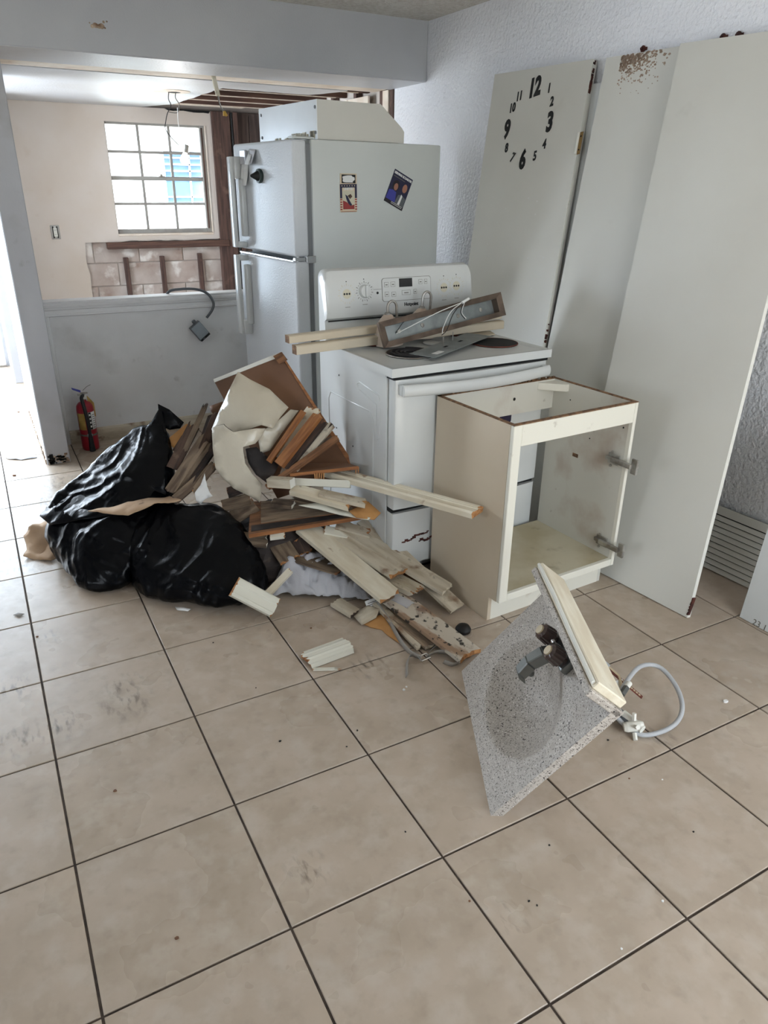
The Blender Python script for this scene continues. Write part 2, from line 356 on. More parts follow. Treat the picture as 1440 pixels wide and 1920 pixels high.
# tiles: one object each where the photo shows them, the rest joined
tb = MB(); g = .0030; h = TILE / 2 - g; c_ = .0014
pr = [(h, -.012), (h, -c_), (h - c_, 0)]
ring = lambda r, z: [(-r, -r, z), (r, -r, z), (r, r, z), (-r, r, z)]
vs = [p for r, z in pr for p in ring(r, z)]
fs = [(k * 4 + i, k * 4 + (i + 1) % 4, k * 4 + 4 + (i + 1) % 4, k * 4 + 4 + i) for k in range(2) for i in range(4)] + [(8, 9, 10, 11)]
tile0 = None; far = MB()
for a in range(-8, 7):
    for b in range(-8, 13):
        cx, cy = (a + .5) * TILE, (b + .5) * TILE
        if cx + h > XR + .12: continue
        seen = False
        for dx in (-h, 0, h):
            for dy in (-h, 0, h):
                p = proj((cx + dx, cy + dy, 0))
                if p and -30 < p[0] < 1470 and -30 < p[1] < 1950: seen = True
        if cy > 2.75 and cx > .45: seen = False
        if seen:
            if tile0 is None:
                tile0 = tb.add(vs, fs).build('tile', 'tile', floor); t_ = tile0
            else:
                t_ = tile0.copy(); COL.objects.link(t_)
            t_.location = (cx, cy, 0); t_.rotation_euler = (0, 0, rnd.choice((0, 1, 2, 3)) * math.pi / 2)
        else:
            far.add([(x + cx, y + cy, z) for x, y, z in vs], fs)
fo = far.build('tile_field', 'tile', floor); fo['kind'] = 'stuff'

struct(MB().box(XR, XR + .12, -3.26, 2.61, 0, 2.6).build('wall_right', 'stucco'), 'white textured plaster wall behind the leaning boards')
# bare kitchen end of the right wall: studs, sheathing and torn drywall
w = struct(MB().box(XR + .06, XR + .12, 2.61, 5.2, 0, 2.6).build('wall_right_kitchen', 'beige'), 'stripped kitchen end of the right wall with bare studs')
for y in (2.64, 2.79, 3.2, 3.6, 4.0, 4.4, 4.8):
    MB().box(XR + .005, XR + .06, y, y + .045, 0, ZK + .1).build('stud', 'framing', w, bevel=.003)
MB().box(XR + .0, XR + .012, 2.70, 2.78, .9, ZK).build('drywall_strip', 'cream_strip', w)
MB().box(XR + .0, XR + .015, 3.0, 3.5, 1.2, ZK - .01).build('drywall_strip', 'cream_strip', w)

struct(MB().box(-3.3, XR + .12, -3.26, YS, ZC, ZC + .08).build('ceiling', 'popcorn'), 'rough popcorn ceiling of the main room')
so = struct(MB().box(-3.3, XR, YS, 2.68, ZK, ZC + .08, 0).build('trim_1', 'soffit', bevel=.004), 'deep grey-white soffit beam across the room')
MB().box(-3.3, XR, YS + .006, 2.674, ZK - .002, ZK).build('underside', 'soffit_gloss', so)
pm = MB()
for k in range(14):
    a = rnd.random() * 6.28; r = rnd.random() ** 1.5
    x = .856 + math.cos(a) * r * .06 - (.03 if k > 9 else 0); z = 2.25 + math.sin(a) * r * .03; s_ = .003 + .009 * (1 - r)
    pm.lathe([(s_, 0), (s_ * .6, .004), (0, .006)], 7, (x, YS, z), (0, -1, 0))
pm.build('plaster_scar', 'damaged', so)
struct(MB().box(.36, XR, 2.685, 2.905, ZK + .003, ZK + .05).build('trim_2', 'cream_strip'), 'bare cream strip of ceiling behind the soffit')
# kitchen ceiling with a torn-out corner
kc = MB()
def slab(poly, z0, z1, mb, m=0): mb.prism(poly, lambda u, v, t: (u, v, t), z0, z1, m)
def jag(p0, p1, n, amp):
    out = []
    for i in range(n):
        t = i / n; out.append((p0[0] + (p1[0] - p0[0]) * t + rnd.uniform(-amp, amp), p0[1] + (p1[1] - p0[1]) * t + rnd.uniform(-amp, amp)))
    return out
edge = jag((1.60, YB), (1.79, 4.52), 6, .012) + jag((1.79, 4.52), (1.785, 3.27), 14, .01) + jag((1.785, 3.27), (2.45, 3.30), 10, .012) + jag((2.45, 3.30), (2.58, 2.96), 5, .01)
slab([(.36, 2.92), (.36, YB)] + edge + [(2.58, 2.92)], ZK, ZK + .014, kc)
kco = struct(kc.build('ceiling_kitchen', 'soffit_gloss'), 'glossy white kitchen ceiling torn open at one corner')
deck = struct(MB().box(.3, XR + .12, 2.7, 5.2, ZK + .2, ZK + .24).build('ceiling_deck', 'dark_plank'), 'dark roof boards above the torn kitchen ceiling')
for y in (3.08, 3.46, 3.84, 4.22, 4.60):
    j = MB().box(.3, XR + .06, y, y + .045, ZK + .016, ZK + .2).build('joist', 'framing_h', deck, bevel=.003)
    MB().box(1.5, 2.75, y + .008, y + .030, ZK + .012, ZK + .0162).build('paper_strip', 'cream_strip', deck)
MB().box(1.75, 2.45, 4.72, 4.82, ZK + .02, ZK + .06).build('brace', 'cream_strip', deck)

# kitchen window wall: block wall, drywall, stripped framing
WX0, WX1, WZ0, WZ1 = 1.28, 2.15, 1.115, 2.01
wb = MB()
wb.box(.36, WX0 - .03, 5.01, 5.2, 0, 2.4); wb.box(WX1 + .03, XR + .1, 5.01, 5.2, 0, 2.4)
wb.box(WX0 - .03, WX1 + .03, 5.01, 5.2, 0, WZ0 - .02); wb.box(WX0 - .03, WX1 + .03, 5.01, 5.2, WZ1 + .02, 2.4)
wback = struct(wb.build('wall_back', 'mortar'), 'kitchen window wall with drywall stripped below the window')
first = None
for row in range(0, 6):
    z0 = -.13 + row * .2
    for k in range(-1, 6):
        x0 = .85 + k * .4 + (.2 if row % 2 else 0); x1 = x0 + .393
        x0 = max(x0, .9); x1 = min(x1, 2.42); za, zb = max(z0, .02), min(z0 + .193, 1.07)
        if x1 - x0 < .03 or zb - za < .03: continue
        MB().box(x0, x1, 5.0, 5.03, za, zb).build('block', 'block', wback, bevel=.004)
dw = MB()
dw.box(.36, WX0, YB, YB + .014, WZ0, 2.13); dw.box(WX1, 2.205, YB, YB + .014, WZ0, 2.13); dw.box(WX0, WX1, YB, YB + .014, WZ1, 2.13)
slabx = [(.36, .0), (.975, .0)] + [(.985 + rnd.uniform(-.012, .010), z) for z in [i * .07 for i in range(1, 15)]] + [(.99, 1.046)] + \
        [(x, 1.046 + rnd.uniform(-.004, .006)) for x in (1.1, 1.2)] + [(x, 1.05 + rnd.uniform(-.006, .008)) for x in [1.3 + i * .08 for i in range(12)]] + [(2.205, 1.06), (2.205, WZ0), (.36, WZ0)]
dw.prism(slabx, lambda u, v, t: (u, t, v), YB, YB + .014)
MBd = dw.build('drywall', 'beige', wback)
sc = MB(); sp = [(1.80, 2.13)] + [(1.83 + i * .045, 2.122 - rnd.uniform(0, .014)) for i in range(9)] + [(2.205, 2.13)]
sc.prism(sp, lambda u, v, t: (u, t, v), YB - .003, YB + .003); sc.build('burnt_edge', 'dark', wback)
MB().box(2.205, 2.375, 4.945, 5.01, 0, ZK).build('post', 'framing', wback, bevel=.004)
MB().box(2.40, 2.445, 4.93, 5.0, 0, ZK).build('stud', 'framing', wback, bevel=.003)
for i in range(3): MB().box(2.455 + i * .11, 2.56 + i * .11, 4.975, 5.0, 0, ZK).build('wall_board', 'dark_plank', wback, bevel=.003)
MB().tube([(2.388, 4.94, 2.12), (2.39, 4.93, 1.7), (2.386, 4.94, 1.3), (2.388, 4.93, .9), (2.385, 4.94, .3)], .009, 8).build('cable', 'black', wback, smooth=True)
MB().box(1.165, 2.29, 4.935, 4.995, .988, 1.046).build('ledge_beam', 'framing_h', wback, bevel=.004)
for x0, x1, z1 in ((1.296, 1.338, .912), (1.622, 1.664, .916), (1.978, 2.02, .93)):
    o = MB().box(x0, x1, 4.965, 4.998, .3, z1).build('furring_strip', 'framing', wback, bevel=.003)

win = struct(empty('window_1', (0, 5.05, 0)), 'twelve-pane kitchen window with grey muntins and daylight outside')
fr = MB(); y0, y1 = -.035, .02
ix0, ix1, iz0, iz1 = WX0 + .012, WX1 - .045, WZ0 + .035, WZ1 - .016
fr.box(WX0 - .03, ix0, y0, y1, WZ0 - .02, WZ1 + .02); fr.box(ix1, WX1 + .03, y0, y1, WZ0 - .02, WZ1 + .02)
fr.box(ix0, ix1, y0, y1, WZ0 - .02, iz0); fr.box(ix0, ix1, y0, y1, iz1, WZ1 + .02)
fr.build('window_frame', 'win_frame', win, bevel=.004)
MB().box(ix1 + .012, ix1 + .024, -.045, -.03, iz0, iz1).build('sash_track', 'framing', win)
MB().box(WX1 - .001, WX1 + .012, -.08, -.035, WZ0, WZ1).build('window_reveal', 'cream_strip', win)
MB().box(WX0, WX1, -.085, -.035, WZ0 - .02, WZ0).build('window_sill', 'cream_strip', win, bevel=.003)
pw = (ix1 - ix0) / 3; ph = (iz1 - iz0) / 4
for i in range(1, 3): MB().box(ix0 + i * pw - .011, ix0 + i * pw + .011, -.016, .008, iz0, iz1).build('muntin', 'win_frame', win, bevel=.003)
for j in (1, 3): MB().box(ix0, ix1, -.018, .010, iz0 + j * ph - .011, iz0 + j * ph + .011).build('muntin', 'win_frame', win, bevel=.003)
MB().box(ix0, ix1, -.026, .012, iz0 + 2 * ph - .017, iz0 + 2 * ph + .017).build('meeting_rail', 'win_frame', win, bevel=.004)
lt = MB().box(ix0 + 1.52 * pw, ix0 + 1.72 * pw, -.034, -.02, iz0 + 2 * ph + .012, iz0 + 2 * ph + .022)
lt.box(ix0 + 1.56 * pw, ix0 + 1.64 * pw, -.036, -.02, iz0 + 2 * ph + .02, iz0 + 2 * ph + .036); lt.build('latch', 'steel', win, bevel=.002)
for i in range(3):
    for j in range(4):
        MB().box(ix0 + i * pw + .004, ix0 + (i + 1) * pw - .004, -.005, -.003, iz0 + j * ph + .004, iz0 + (j + 1) * ph - .004).build('pane', 'glass', win)

# partition between hall and kitchen, half wall, hall
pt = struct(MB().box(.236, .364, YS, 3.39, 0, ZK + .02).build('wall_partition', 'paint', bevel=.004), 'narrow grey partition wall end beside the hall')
MB().box(.2345, .236, YS + .012, 3.38, .0, ZK).build('hall_face', 'hall_white', pt)
dm = MB()
for k in range(40):
    y = 2.22 + rnd.random() ** 1.3 * 1.2; s_ = rnd.uniform(.008, .022) * (1.0 - .4 * (y - 2.2))
    dm.box(.2345 - .006, .236, y, y + s_ * 2.2, .0, s_ * 1.9)
for k in range(26):
    x = .24 + rnd.random() * .10; s_ = rnd.uniform(.006, .016); z = rnd.random() ** 1.6 * .055
    dm.box(x, x + s_ * 1.6, YS - .004, YS, z, z + s_)
dm.build('crumbled_base', 'damaged', pt)
bl = MB()
for k in range(34):
    x = .242 + rnd.random() ** 1.4 * .085; z = .004 + rnd.random() ** 1.4 * .05; s_ = rnd.uniform(.003, .012)
    bl.box(x, x + s_ * 1.9, YS - .0055, YS - .001, z, z + s_)
bl.build('black_scorch', 'dark', pt)
struct(MB().box(.205, .36, 4.39, 5.13, 0, 2.4).build('wall_hall_stub', 'paint', bevel=.004), 'hall door jamb past the partition')
hw = MB().box(-1.2, -1.12, 5.13, 5.2, 0, 2.4).box(.18, .36, 5.13, 5.2, 0, 2.4).box(-1.12, .18, 5.13, 5.2, 2.06, 2.4)
struct(hw.build('wall_hall_end', 'hall_white'), 'white hall end wall around the bright doorway')
struct(MB().box(-1.3, -1.2, YS, 2.9, 0, 2.4).box(-1.3, -1.2, 4.8, 5.2, 0, 2.4).box(-1.3, -1.2, 2.9, 4.8, 0, .25).box(-1.3, -1.2, 2.9, 4.8, 2.15, 2.4).build('wall_hall_left', 'hall_white'), 'white left wall of the hall')
struct(MB().box(-1.3, .364, 2.68, 5.2, 2.4, 2.45).build('ceiling_hall', 'hall_white'), 'white hall ceiling')
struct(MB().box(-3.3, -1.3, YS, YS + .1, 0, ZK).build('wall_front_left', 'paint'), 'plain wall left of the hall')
dr = struct(empty('door_1', (0, 5.13, 0)), 'bright glazed door at the end of the hall')
f_ = MB().box(-1.12, -1.08, -.03, .05, 0, 2.06).box(.14, .18, -.03, .05, 0, 2.06).box(-1.08, .14, -.03, .05, 2.02, 2.06)
f_.build('door_frame', 'hall_white', dr, bevel=.004)
f_ = MB().box(-1.08, -1.04, 0, .035, .02, 2.0).box(-.49, -.45, 0, .035, .12, 1.94).box(.09, .13, 0, .035, .02, 2.0).box(-1.04, .09, 0, .035, .02, .12).box(-1.04, .09, 0, .035, 1.94, 2.0)
f_.build('door_leaf', 'hall_white', dr, bevel=.003)
MB().box(-.45, .09, .014, .02, .12, 1.94).build('pane', 'glass', dr)
MB().box(-1.04, -.49, .014, .02, .12, 1.94).build('pane', 'glass', dr)
MB().box(-1.12, .18, -.05, .05, 0, .018).build('threshold', 'steel', dr)

hwl = struct(MB().box(.364, XR, 2.55, 2.65, 0, .862).build('wall_half', 'half_wall'), 'scuffed grey half wall below the kitchen opening')
cap = struct(empty('trim_3', (0, 2.55, 0)), 'moulded cap and frame on the half wall')
MB().prism([(-.028, .85), (-.03, .866), (-.018, .872), (-.02, .884), (.105, .884), (.105, .862), (0, .862), (0, .85)], lambda u, v, t: (t, u, v), .366, XR - .01).build('cap', 'half_wall', cap, bevel=.002)
MB().prism([(0, .85), (-.018, .85), (-.018, .838), (-.012, .832), (-.012, .815), (-.016, .81), (-.016, .80), (0, .795)], lambda u, v, t: (t, u, v), .366, XR - .01).build('moulding', 'half_wall', cap)
MB().prism([(.366, 0), (.366, -.014), (.392, -.014), (.396, -.009), (.408, -.009), (.411, 0)], lambda u, v, t: (u, v, t), 0, .80).build('side_moulding', 'half_wall', cap)
struct(MB().prism([(0, 0), (-.014, 0), (-.014, .075), (-.008, .088), (0, .088)], lambda u, v, t: (t, 2.55 + u, v), .41, 2.0).build('baseboard_half', 'trimdirty'), 'dirty low baseboard under the half wall')

# outer shell behind the camera
w_ = MB().box(-3.3, .95, -3.26, -3.14, 0, 2.6).box(2.3, 2.9, -3.26, -3.14, 0, 2.6).box(.95, 2.3, -3.26, -3.14, 2.2, 2.6)
struct(w_.build('wall_rear', 'paint'), 'rear wall with wide patio opening')
w_ = MB().box(-3.42, -3.3, -3.26, -1.9, 0, 2.6).box(-3.42, -3.3, -.5, 2.3, 0, 2.6).box(-3.42, -3.3, -1.9, -.5, 0, .85).box(-3.42, -3.3, -1.9, -.5, 2.05, 2.6)
struct(w_.build('wall_left', 'paint'), 'left wall with a window opening')

# outside the kitchen window
struct(MB().box(-14, 16, 5.25, 30, -.3, -.1).build('ground', 'ext_ground'), 'pale ground outside the window')
struct(MB().box(-14, 16, -25, -3.3, -.3, -.1).build('ground_patio', 'ext_ground'), 'pale patio ground behind the house')
nh = tag(empty('neighbour_house', (0, 8.5, 0)), 'sunlit white neighbouring house seen through the kitchen window', 'building')
nb = MB().box(-2, 2.56, 0, .25, -.1, 3.1).box(3.62, 7, 0, .25, -.1, 3.1).box(2.56, 3.62, 0, .25, -.1, 1.27).box(2.56, 3.62, 0, .25, 1.93, 3.1).box(-2, 7, .25, 4, -.1, 3.1)
nb.build('house_wall', 'ext_white', nh)
nw = MB().box(2.53, 3.65, -.03, .06, 1.23, 1.275).box(2.53, 3.65, -.03, .06, 1.925, 1.97).box(2.53, 2.575, -.03, .06, 1.275, 1.925).box(3.605, 3.65, -.03, .06, 1.275, 1.925)
nwo = nw.build('house_window', 'ext_frame', nh)
for i in range(3):
    for j in range(2):
        MB().box(2.585 + i * .34, 2.585 + (i + 1) * .34 - .02, .03, .04, 1.29 + j * .32, 1.29 + (j + 1) * .32 - .02).build('pane', 'ext_glass', nwo)
for i in range(1, 3): MB().box(2.565 + i * .34, 2.585 + i * .34, .0, .045, 1.27, 1.93).build('bar', 'ext_frame', nwo)
for z in (1.36, 1.60, 1.68, 1.76, 1.84): MB().box(2.57, 3.61, .0, .02, z, z + .018).build('bar', 'ext_frame', nwo)

def smooth_path(p, n=6):
    p = [Vector(x) for x in p]; out = []
    for i in range(len(p) - 1):
        a, b, c, d = p[max(i - 1, 0)], p[i], p[i + 1], p[min(i + 2, len(p) - 1)]
        for k in range(n):
            t = k / n; out.append(.5 * ((2 * b) + (c - a) * t + (2 * a - 5 * b + 4 * c - d) * t * t + (3 * b - a - 3 * c + d) * t ** 3))
    return out + [p[-1]]

# ================================================================== REFRIGERATOR
fr = tag(empty('refrigerator', (1.51, 1.337, 0), R(5.16)), 'white top-freezer refrigerator with pebbled doors behind the stove', 'refrigerator')
MB().box(.105, .90, 0, .71, .03, 1.735).build('cabinet_body', 'fridge_side', fr, bevel=.008, seg=2, smooth=True)
MB().box(.075, .105, .012, .698, .09, 1.715).build('gasket', 'gasket', fr)
def fdoor(name, z0, z1, hz0, hz1):
    d = MB().box(0, .078, 0, .71, z0, z1).build(name, ['fridge_door'], fr, bevel=.014, seg=3, smooth=True)
    hd = MB().box(-.066, -.046, .60, .655, hz0, hz1)
    a, b = (hz1 - .11, hz1) if name == 'freezer_door' else (hz0, hz0 + .08)
    hd.box(-.05, 0, .585, .655, a, b)
    a, b = (hz0, hz0 + .03) if name == 'freezer_door' else (hz1 - .03, hz1)
    hd.box(-.05, 0, .585, .655, a, b)
    hd.box(-.03, 0, .56, .60, hz0 + .06, hz1 - .11 if name == 'freezer_door' else hz1 - .05)
    hd.build('handle', 'white_gloss', d, bevel=.006, seg=2, smooth=True)
    return d
fdoor('freezer_door', 1.196, 1.732, 1.205, 1.668)
fdoor('fridge_door', .09, 1.174, .722, 1.165)
hg = MB().box(-.002, .10, .004, .03, 1.176, 1.194).box(.06, .115, -.004, .02, 1.165, 1.20)
hg.tube([(.02, .016, 1.17), (.02, .016, 1.20)], .010, 10); hg.build('centre_hinge', 'chrome', fr, bevel=.002)
MB().box(-.001, .01, .03, .70, 1.172, 1.178).build('door_gap_trim', 'chrome', fr)
tph = MB().box(.01, .13, .01, .06, 1.735, 1.745).tube([(.03, .035, 1.73), (.03, .035, 1.752)], .012, 10)
tph.build('top_hinge', 'fridge_side', fr, bevel=.003)
MB().box(.03, .10, .01, .70, .02, .085).build('toe_grille', 'gasket', fr)
for x in (.15, .85):
    for y in (.06, .65): MB().lathe([(.02, 0), (.02, .03)], 10, (x, y, 0)).build('foot', 'black', fr)
FM = Matrix.Translation((1.51, 1.337, 0)) @ Matrix.Rotation(R(5.16), 4, 'Z')
# things held on the refrigerator
def side_m(x, z, ang=0.0, y=-.0005):      # local z out of the side (towards -y), local x along +x, y up
    return FM @ Matrix.Translation((x, y, z)) @ Matrix.Rotation(R(90), 4, 'X') @ Matrix.Rotation(ang, 4, 'Z')
n = tag(empty('magnet_notepad', mw=side_m(.3125, 1.562)), 'small white magnet notepad with black torn-edge border on refrigerator side', 'magnet')
MB().box(-.049, .049, -.025, .025, 0, .004).build('pad', 'flagcream', n, bevel=.001)
bm_ = MB(); pts = [(-.041, -.020), (.041, -.020), (.041, .020), (-.041, .020)]
bm_.box(-.041, .041, -.020, .020, .004, .0046); bm_.build('border_print', 'ink', n)
pl_ = []
for k in range(26):
    a = 2 * math.pi * k / 26; r = 1 + .13 * math.sin(5 * a + 1) + rnd.uniform(-.06, .06)
    pl_.append((max(-.036, min(.036, .038 * r * math.cos(a))), max(-.0165, min(.0165, .0185 * r * math.sin(a)))))
MB().prism(pl_, lambda u, v, t: (u, v, t), .0046, .0052).build('blank_area', 'paper', n)
n = tag(empty('flag_magnet_calendar', mw=side_m(.312, 1.472, R(1))), 'small patriotic magnet calendar with dark bird and red stripes on refrigerator side', 'magnet')
MB().box(-.050, .050, -.066, .066, 0, .004).build('card', 'flagcream', n, bevel=.001)
s_ = MB().box(-.05, .05, .050, .066, .004, .0048).box(-.05, -.038, 0, .052, .004, .0048).box(.038, .05, 0, .052, .004, .0048); s_.build('navy_band', 'navy', n)
for sx in (-1, 1):
    for k in range(5):
        MB().box(min(sx * .038, sx * .05), max(sx * .038, sx * .05), -.055 + k * .0115, -.055 + k * .0115 + .0058, .004, .0046).build('stripe', 'flagred', n)
MB().box(-.036, .036, -.054, .034, .004, .0046).build('picture', 'amber_print', n)
MB().prism([(-.034, -.052), (.034, -.052), (.034, -.030), (.01, -.036), (-.012, -.018), (-.034, -.01)], lambda u, v, t: (u, v, t), .0046, .0050).build('red_field', 'flagred', n)
MB().prism([(-.020, .018), (-.006, .010), (.006, -.012), (.020, -.032), (.010, -.036), (-.004, -.024), (-.014, -.004)], lambda u, v, t: (u, v, t), .0050, .0056).build('bird_shape', 'navy', n)
MB().prism([(-.006, .012), (.012, .020), (.022, .008), (.008, -.004)], lambda u, v, t: (u, v, t), .0050, .0054).build('wing_shape', 'framing', n)
text('lettering', 'UNITED', .016, 'paper', n, Matrix.Translation((0, .043, .0052)), bold=.0006)
for k in range(6): MB().lathe([(.003, 0), (.0, .001)], 6, (-.038 + k * .015, .058, .0048)).build('star', 'flagcream', n)
MB().box(-.046, .046, -.064, -.062, .004, .0046).build('rule', 'flagred', n)
n = tag(empty('promotional_card', mw=side_m(.624, 1.512, R(-24.5))), 'dark tilted promotional card with two people on refrigerator side', 'card')
MB().box(-.064, .064, -.084, .084, 0, .002).build('card', 'navy', n)
MB().box(-.064, .064, -.084, -.066, .002, .0024).build('dark_footer', 'hair_print', n)
text('headline', 'SERVING ECUADOR', .0155, 'paper', n, Matrix.Translation((0, .070, .0026)), bold=.0007, sx=.86)
MB().box(-.058, .02, .052, .055, .002, .0026).build('subline', 'print_grey', n)
for z_ in (-.070, -.077): MB().box(-.02, .056, z_, z_ + .0022, .0024, .003).build('footer_line', 'paper', n)
def oval(cx, cy, rx, ry, k=18): return [(cx + rx * math.cos(2 * math.pi * i / k), cy + ry * math.sin(2 * math.pi * i / k)) for i in range(k)]
fl = lambda u, v, t: (u, v, t)
MB().prism(oval(-.024, .014, .022, .027), fl, .0022, .0026).build('dark_hair', 'hair_print', n)
MB().prism([(-.060, -.066), (-.058, -.02), (-.034, -.012), (-.010, -.016), (.004, -.066)], fl, .0022, .0027).build('blue_dress', 'blue', n)
MB().prism(oval(-.022, .008, .013, .018), fl, .0026, .0031).build('woman_face', 'skin_print', n)
MB().prism([(.000, -.066), (.008, -.022), (.03, -.014), (.060, -.024), (.062, -.066)], fl, .0022, .0028).build('dark_suit', 'suit_print', n)
MB().prism(oval(.034, .022, .015, .022), fl, .0026, .0031).build('man_face', 'skin_print', n)
MB().prism([(.020, -.066), (.026, -.012), (.036, -.020), (.034, -.066)], fl, .0028, .0032).build('shirt_print', 'paper', n)
def front_m(y, z, ang=0.0):               # local z out of the door (towards -x), y up
    return FM @ Matrix.Translation((-.0015, y, z)) @ Matrix(((0, 0, -1, 0), (-1, 0, 0, 0), (0, 1, 0, 0), (0, 0, 0, 1))) @ Matrix.Rotation(ang, 4, 'Z')
n = tag(empty('clipped_receipt', mw=front_m(.545, 1.61)), 'long curled white paper slip under a clear clip on freezer door', 'paper')
MB().grid(lambda u, v: ((u - .5) * .07, -.085 + v * .11, .006 + .012 * (1 - v) + .006 * math.sin(u * 9 + v * 3)), 8, 10).build('paper_slip', 'paper', n, smooth=True, solid=.001)
MB().box(-.034, .034, .02, .088, .004, .018).build('clip', 'clear', n, bevel=.003)
n = tag(empty('clipped_note', mw=front_m(.44, 1.665, R(-4))), 'short grey folded note clipped beside the long slip on freezer door', 'paper')
MB().grid(lambda u, v: ((u - .5) * .08, -.04 + v * .075, .004 + .03 * (1 - v) * u), 8, 6).build('note', 'clear', n, smooth=True, solid=.001)
MB().grid(lambda u, v: ((u - .5) * .05 - .02, -.04 + v * .05, .012 + .02 * (1 - v)), 5, 5).build('note_fold', 'paper', n, smooth=True, solid=.001)
n = tag(empty('magnetic_hook', mw=front_m(.365, 1.572)), 'black cone-tipped magnetic knob on freezer door', 'magnet')
MB().lathe([(.034, 0), (.036, .006), (.034, .016), (.030, .018)], 20).build('disc', 'green_black', n, smooth=True)
MB().lathe([(.026, .018), (.022, .024), (.006, .056), (.003, .058)], 16).build('cone', 'ink', n, smooth=True)

# range hood lying on the refrigerator
hd = tag(empty('range_hood', mw=FM @ Matrix.Translation((.156, .025, 1.737))), 'removed white range hood resting on top of the refrigerator', 'range hood')
HW = .66
sideP = [(0, 0), (.515, 0), (.517, .052), (.500, .072), (.368, .172), (0, .172)]
for y in (0, HW - .004): MB().prism(sideP, lambda u, v, t: (u, t, v), y, y + .004).build('side_panel', 'board', hd)
MB().box(0, .004, .004, HW - .004, 0, .172).build('back_panel', 'white_gloss', hd)
MB().box(.004, .366, .004, HW - .004, .168, .172).build('top_panel', 'board', hd)
MB().hexa([(.366, .004, .168), (.370, .004, .172), (.370, HW - .004, .172), (.366, HW - .004, .168), (.513, .004, .05), (.517, .004, .054), (.517, HW - .004, .054), (.513, HW - .004, .05)]).build('sloped_front', 'board', hd)
MB().box(.511, .515, .004, HW - .004, .002, .052).build('front_lip', 'board', hd)
MB().box(.02, .49, .02, HW - .02, .02, .028).build('filter_tray', 'galv', hd)
gr = MB()
for k in range(40):
    y = rnd.uniform(.01, .45) ; s_ = rnd.uniform(.004, .014) * (1.3 - y)
    gr.box(-.0035, 0, y, y + s_ * 2, rnd.uniform(.004, .012), .012 + s_ * 1.5 * (1 if y < .25 else .5))
gr.build('grease_residue', 'cab_floor', hd)
for y in (.02, HW - .03):
    for z in (.14, .03): MB().lathe([(.008, 0), (.008, .003), (.004, .004)], 10, (0, y, z), (-1, 0, 0)).build('screw_dimple', 'gasket', hd)

# ================================================================== STOVE
st = tag(empty('electric_range', (1.350, .046, 0), R(2.2)), 'white electric coil range with missing knobs in the centre', 'stove')
W, D = .757, .60
bd = MB().box(0, .003, .03, D, .03, .885).box(W - .003, W, .03, D, .03, .885).box(.003, W - .003, .03, .05, .03, .885).box(.003, W - .003, D - .01, D, .03, .885).box(.003, W - .003, .03, D, .03, .04)
bd.build('oven_body', 'white_gloss', st)
em = MB()
def rect_tube(pts, r, mb, closed=True):
    mb.tube(pts + ([pts[0]] if closed else []), r, 6)
rect_tube([(-.0, .13, .10), (0, .50, .10), (0, .52, .13), (0, .52, .68), (0, .50, .71), (0, .16, .71), (0, .13, .68), (0, .13, .12)], .0028, em)
rect_tube([(0, .08, .74), (0, .08, .62), (0, .095, .61), (0, .105, .62), (0, .105, .75), (0, .25, .78), (0, .26, .80), (0, .24, .81), (0, .09, .79), (0, .08, .77)], .0026, em, False)
em.build('embossed_panel', 'white_gloss', st, smooth=True)
for y, z in ((.30, .52), (.42, .80), (.45, .56)): MB().lathe([(.004, 0), (.003, .001)], 8, (-.001, y, z), (-1, 0, 0)).build('screw', 'dark', st)
# cooktop with four wells
def ct(mb):
    pass
BURN = [(.205, .185, .098, 'coil'), (.195, .445, .078, 'hole'), (.645, .20, .098, 'open'), (.655, .455, .078, 'open')]
bmt = bmesh.new()
def plate_with_holes():
    x0, x1, y0, y1, z = -.012, W + .012, -.028, D - .04, .915
    NX, NY = 60, 46
    mb = MB()
    def zz(x, y):
        e = min(x - x0, x1 - x, y - y0, y1 - y)
        h = -.006 if .018 < e else 0.0
        h = .002 if e < .018 else -.004 - .002 * min(1, (e - .018) / .02)
        for bx, by, br, kind in BURN:
            r = math.hypot(x - bx, y - by)
            if r < br + .012: h += .003 * max(0, 1 - abs(r - br) / .012)
        return z + h
    keep = []
    idx = {}
    vs = []; fs = []
    for j in range(NY + 1):
        for i in range(NX + 1):
            x = x0 + (x1 - x0) * i / NX; y = y0 + (y1 - y0) * j / NY
            for bx, by, br, kind in BURN:       # snap nearby grid points to the rim
                r = math.hypot(x - bx, y - by)
                if abs(r - br) < .008 and r > 1e-4: x = bx + (x - bx) / r * br; y = by + (y - by) / r * br
            vs.append((x, y, zz(x, y)))
    for j in range(NY):
        for i in range(NX):
            q_ = [j * (NX + 1) + i, j * (NX + 1) + i + 1, (j + 1) * (NX + 1) + i + 1, (j + 1) * (NX + 1) + i]
            cx = sum(vs[k][0] for k in q_) / 4; cy = sum(vs[k][1] for k in q_) / 4
            if any(math.hypot(cx - bx, cy - by) < br - .0005 for bx, by, br, kind in BURN): continue
            fs.append(q_)
    mb.add(vs, fs)
    for (xa, ya), (xb, yb) in (((x0, y0), (x1, y0)), ((x1, y0), (x1, y1)), ((x1, y1), (x0, y1)), ((x0, y1), (x0, y0))):
        mb.add([(xa, ya, .917), (xb, yb, .917), (xb, yb, .884), (xa, ya, .884)], [(0, 1, 2, 3)])
    return mb
cto = plate_with_holes().build('cooktop', 'white_gloss', st, smooth=True, angle=50)
MB().box(.0, W, -.02, .04, .872, .886).build('vent_gap', 'dark', st)
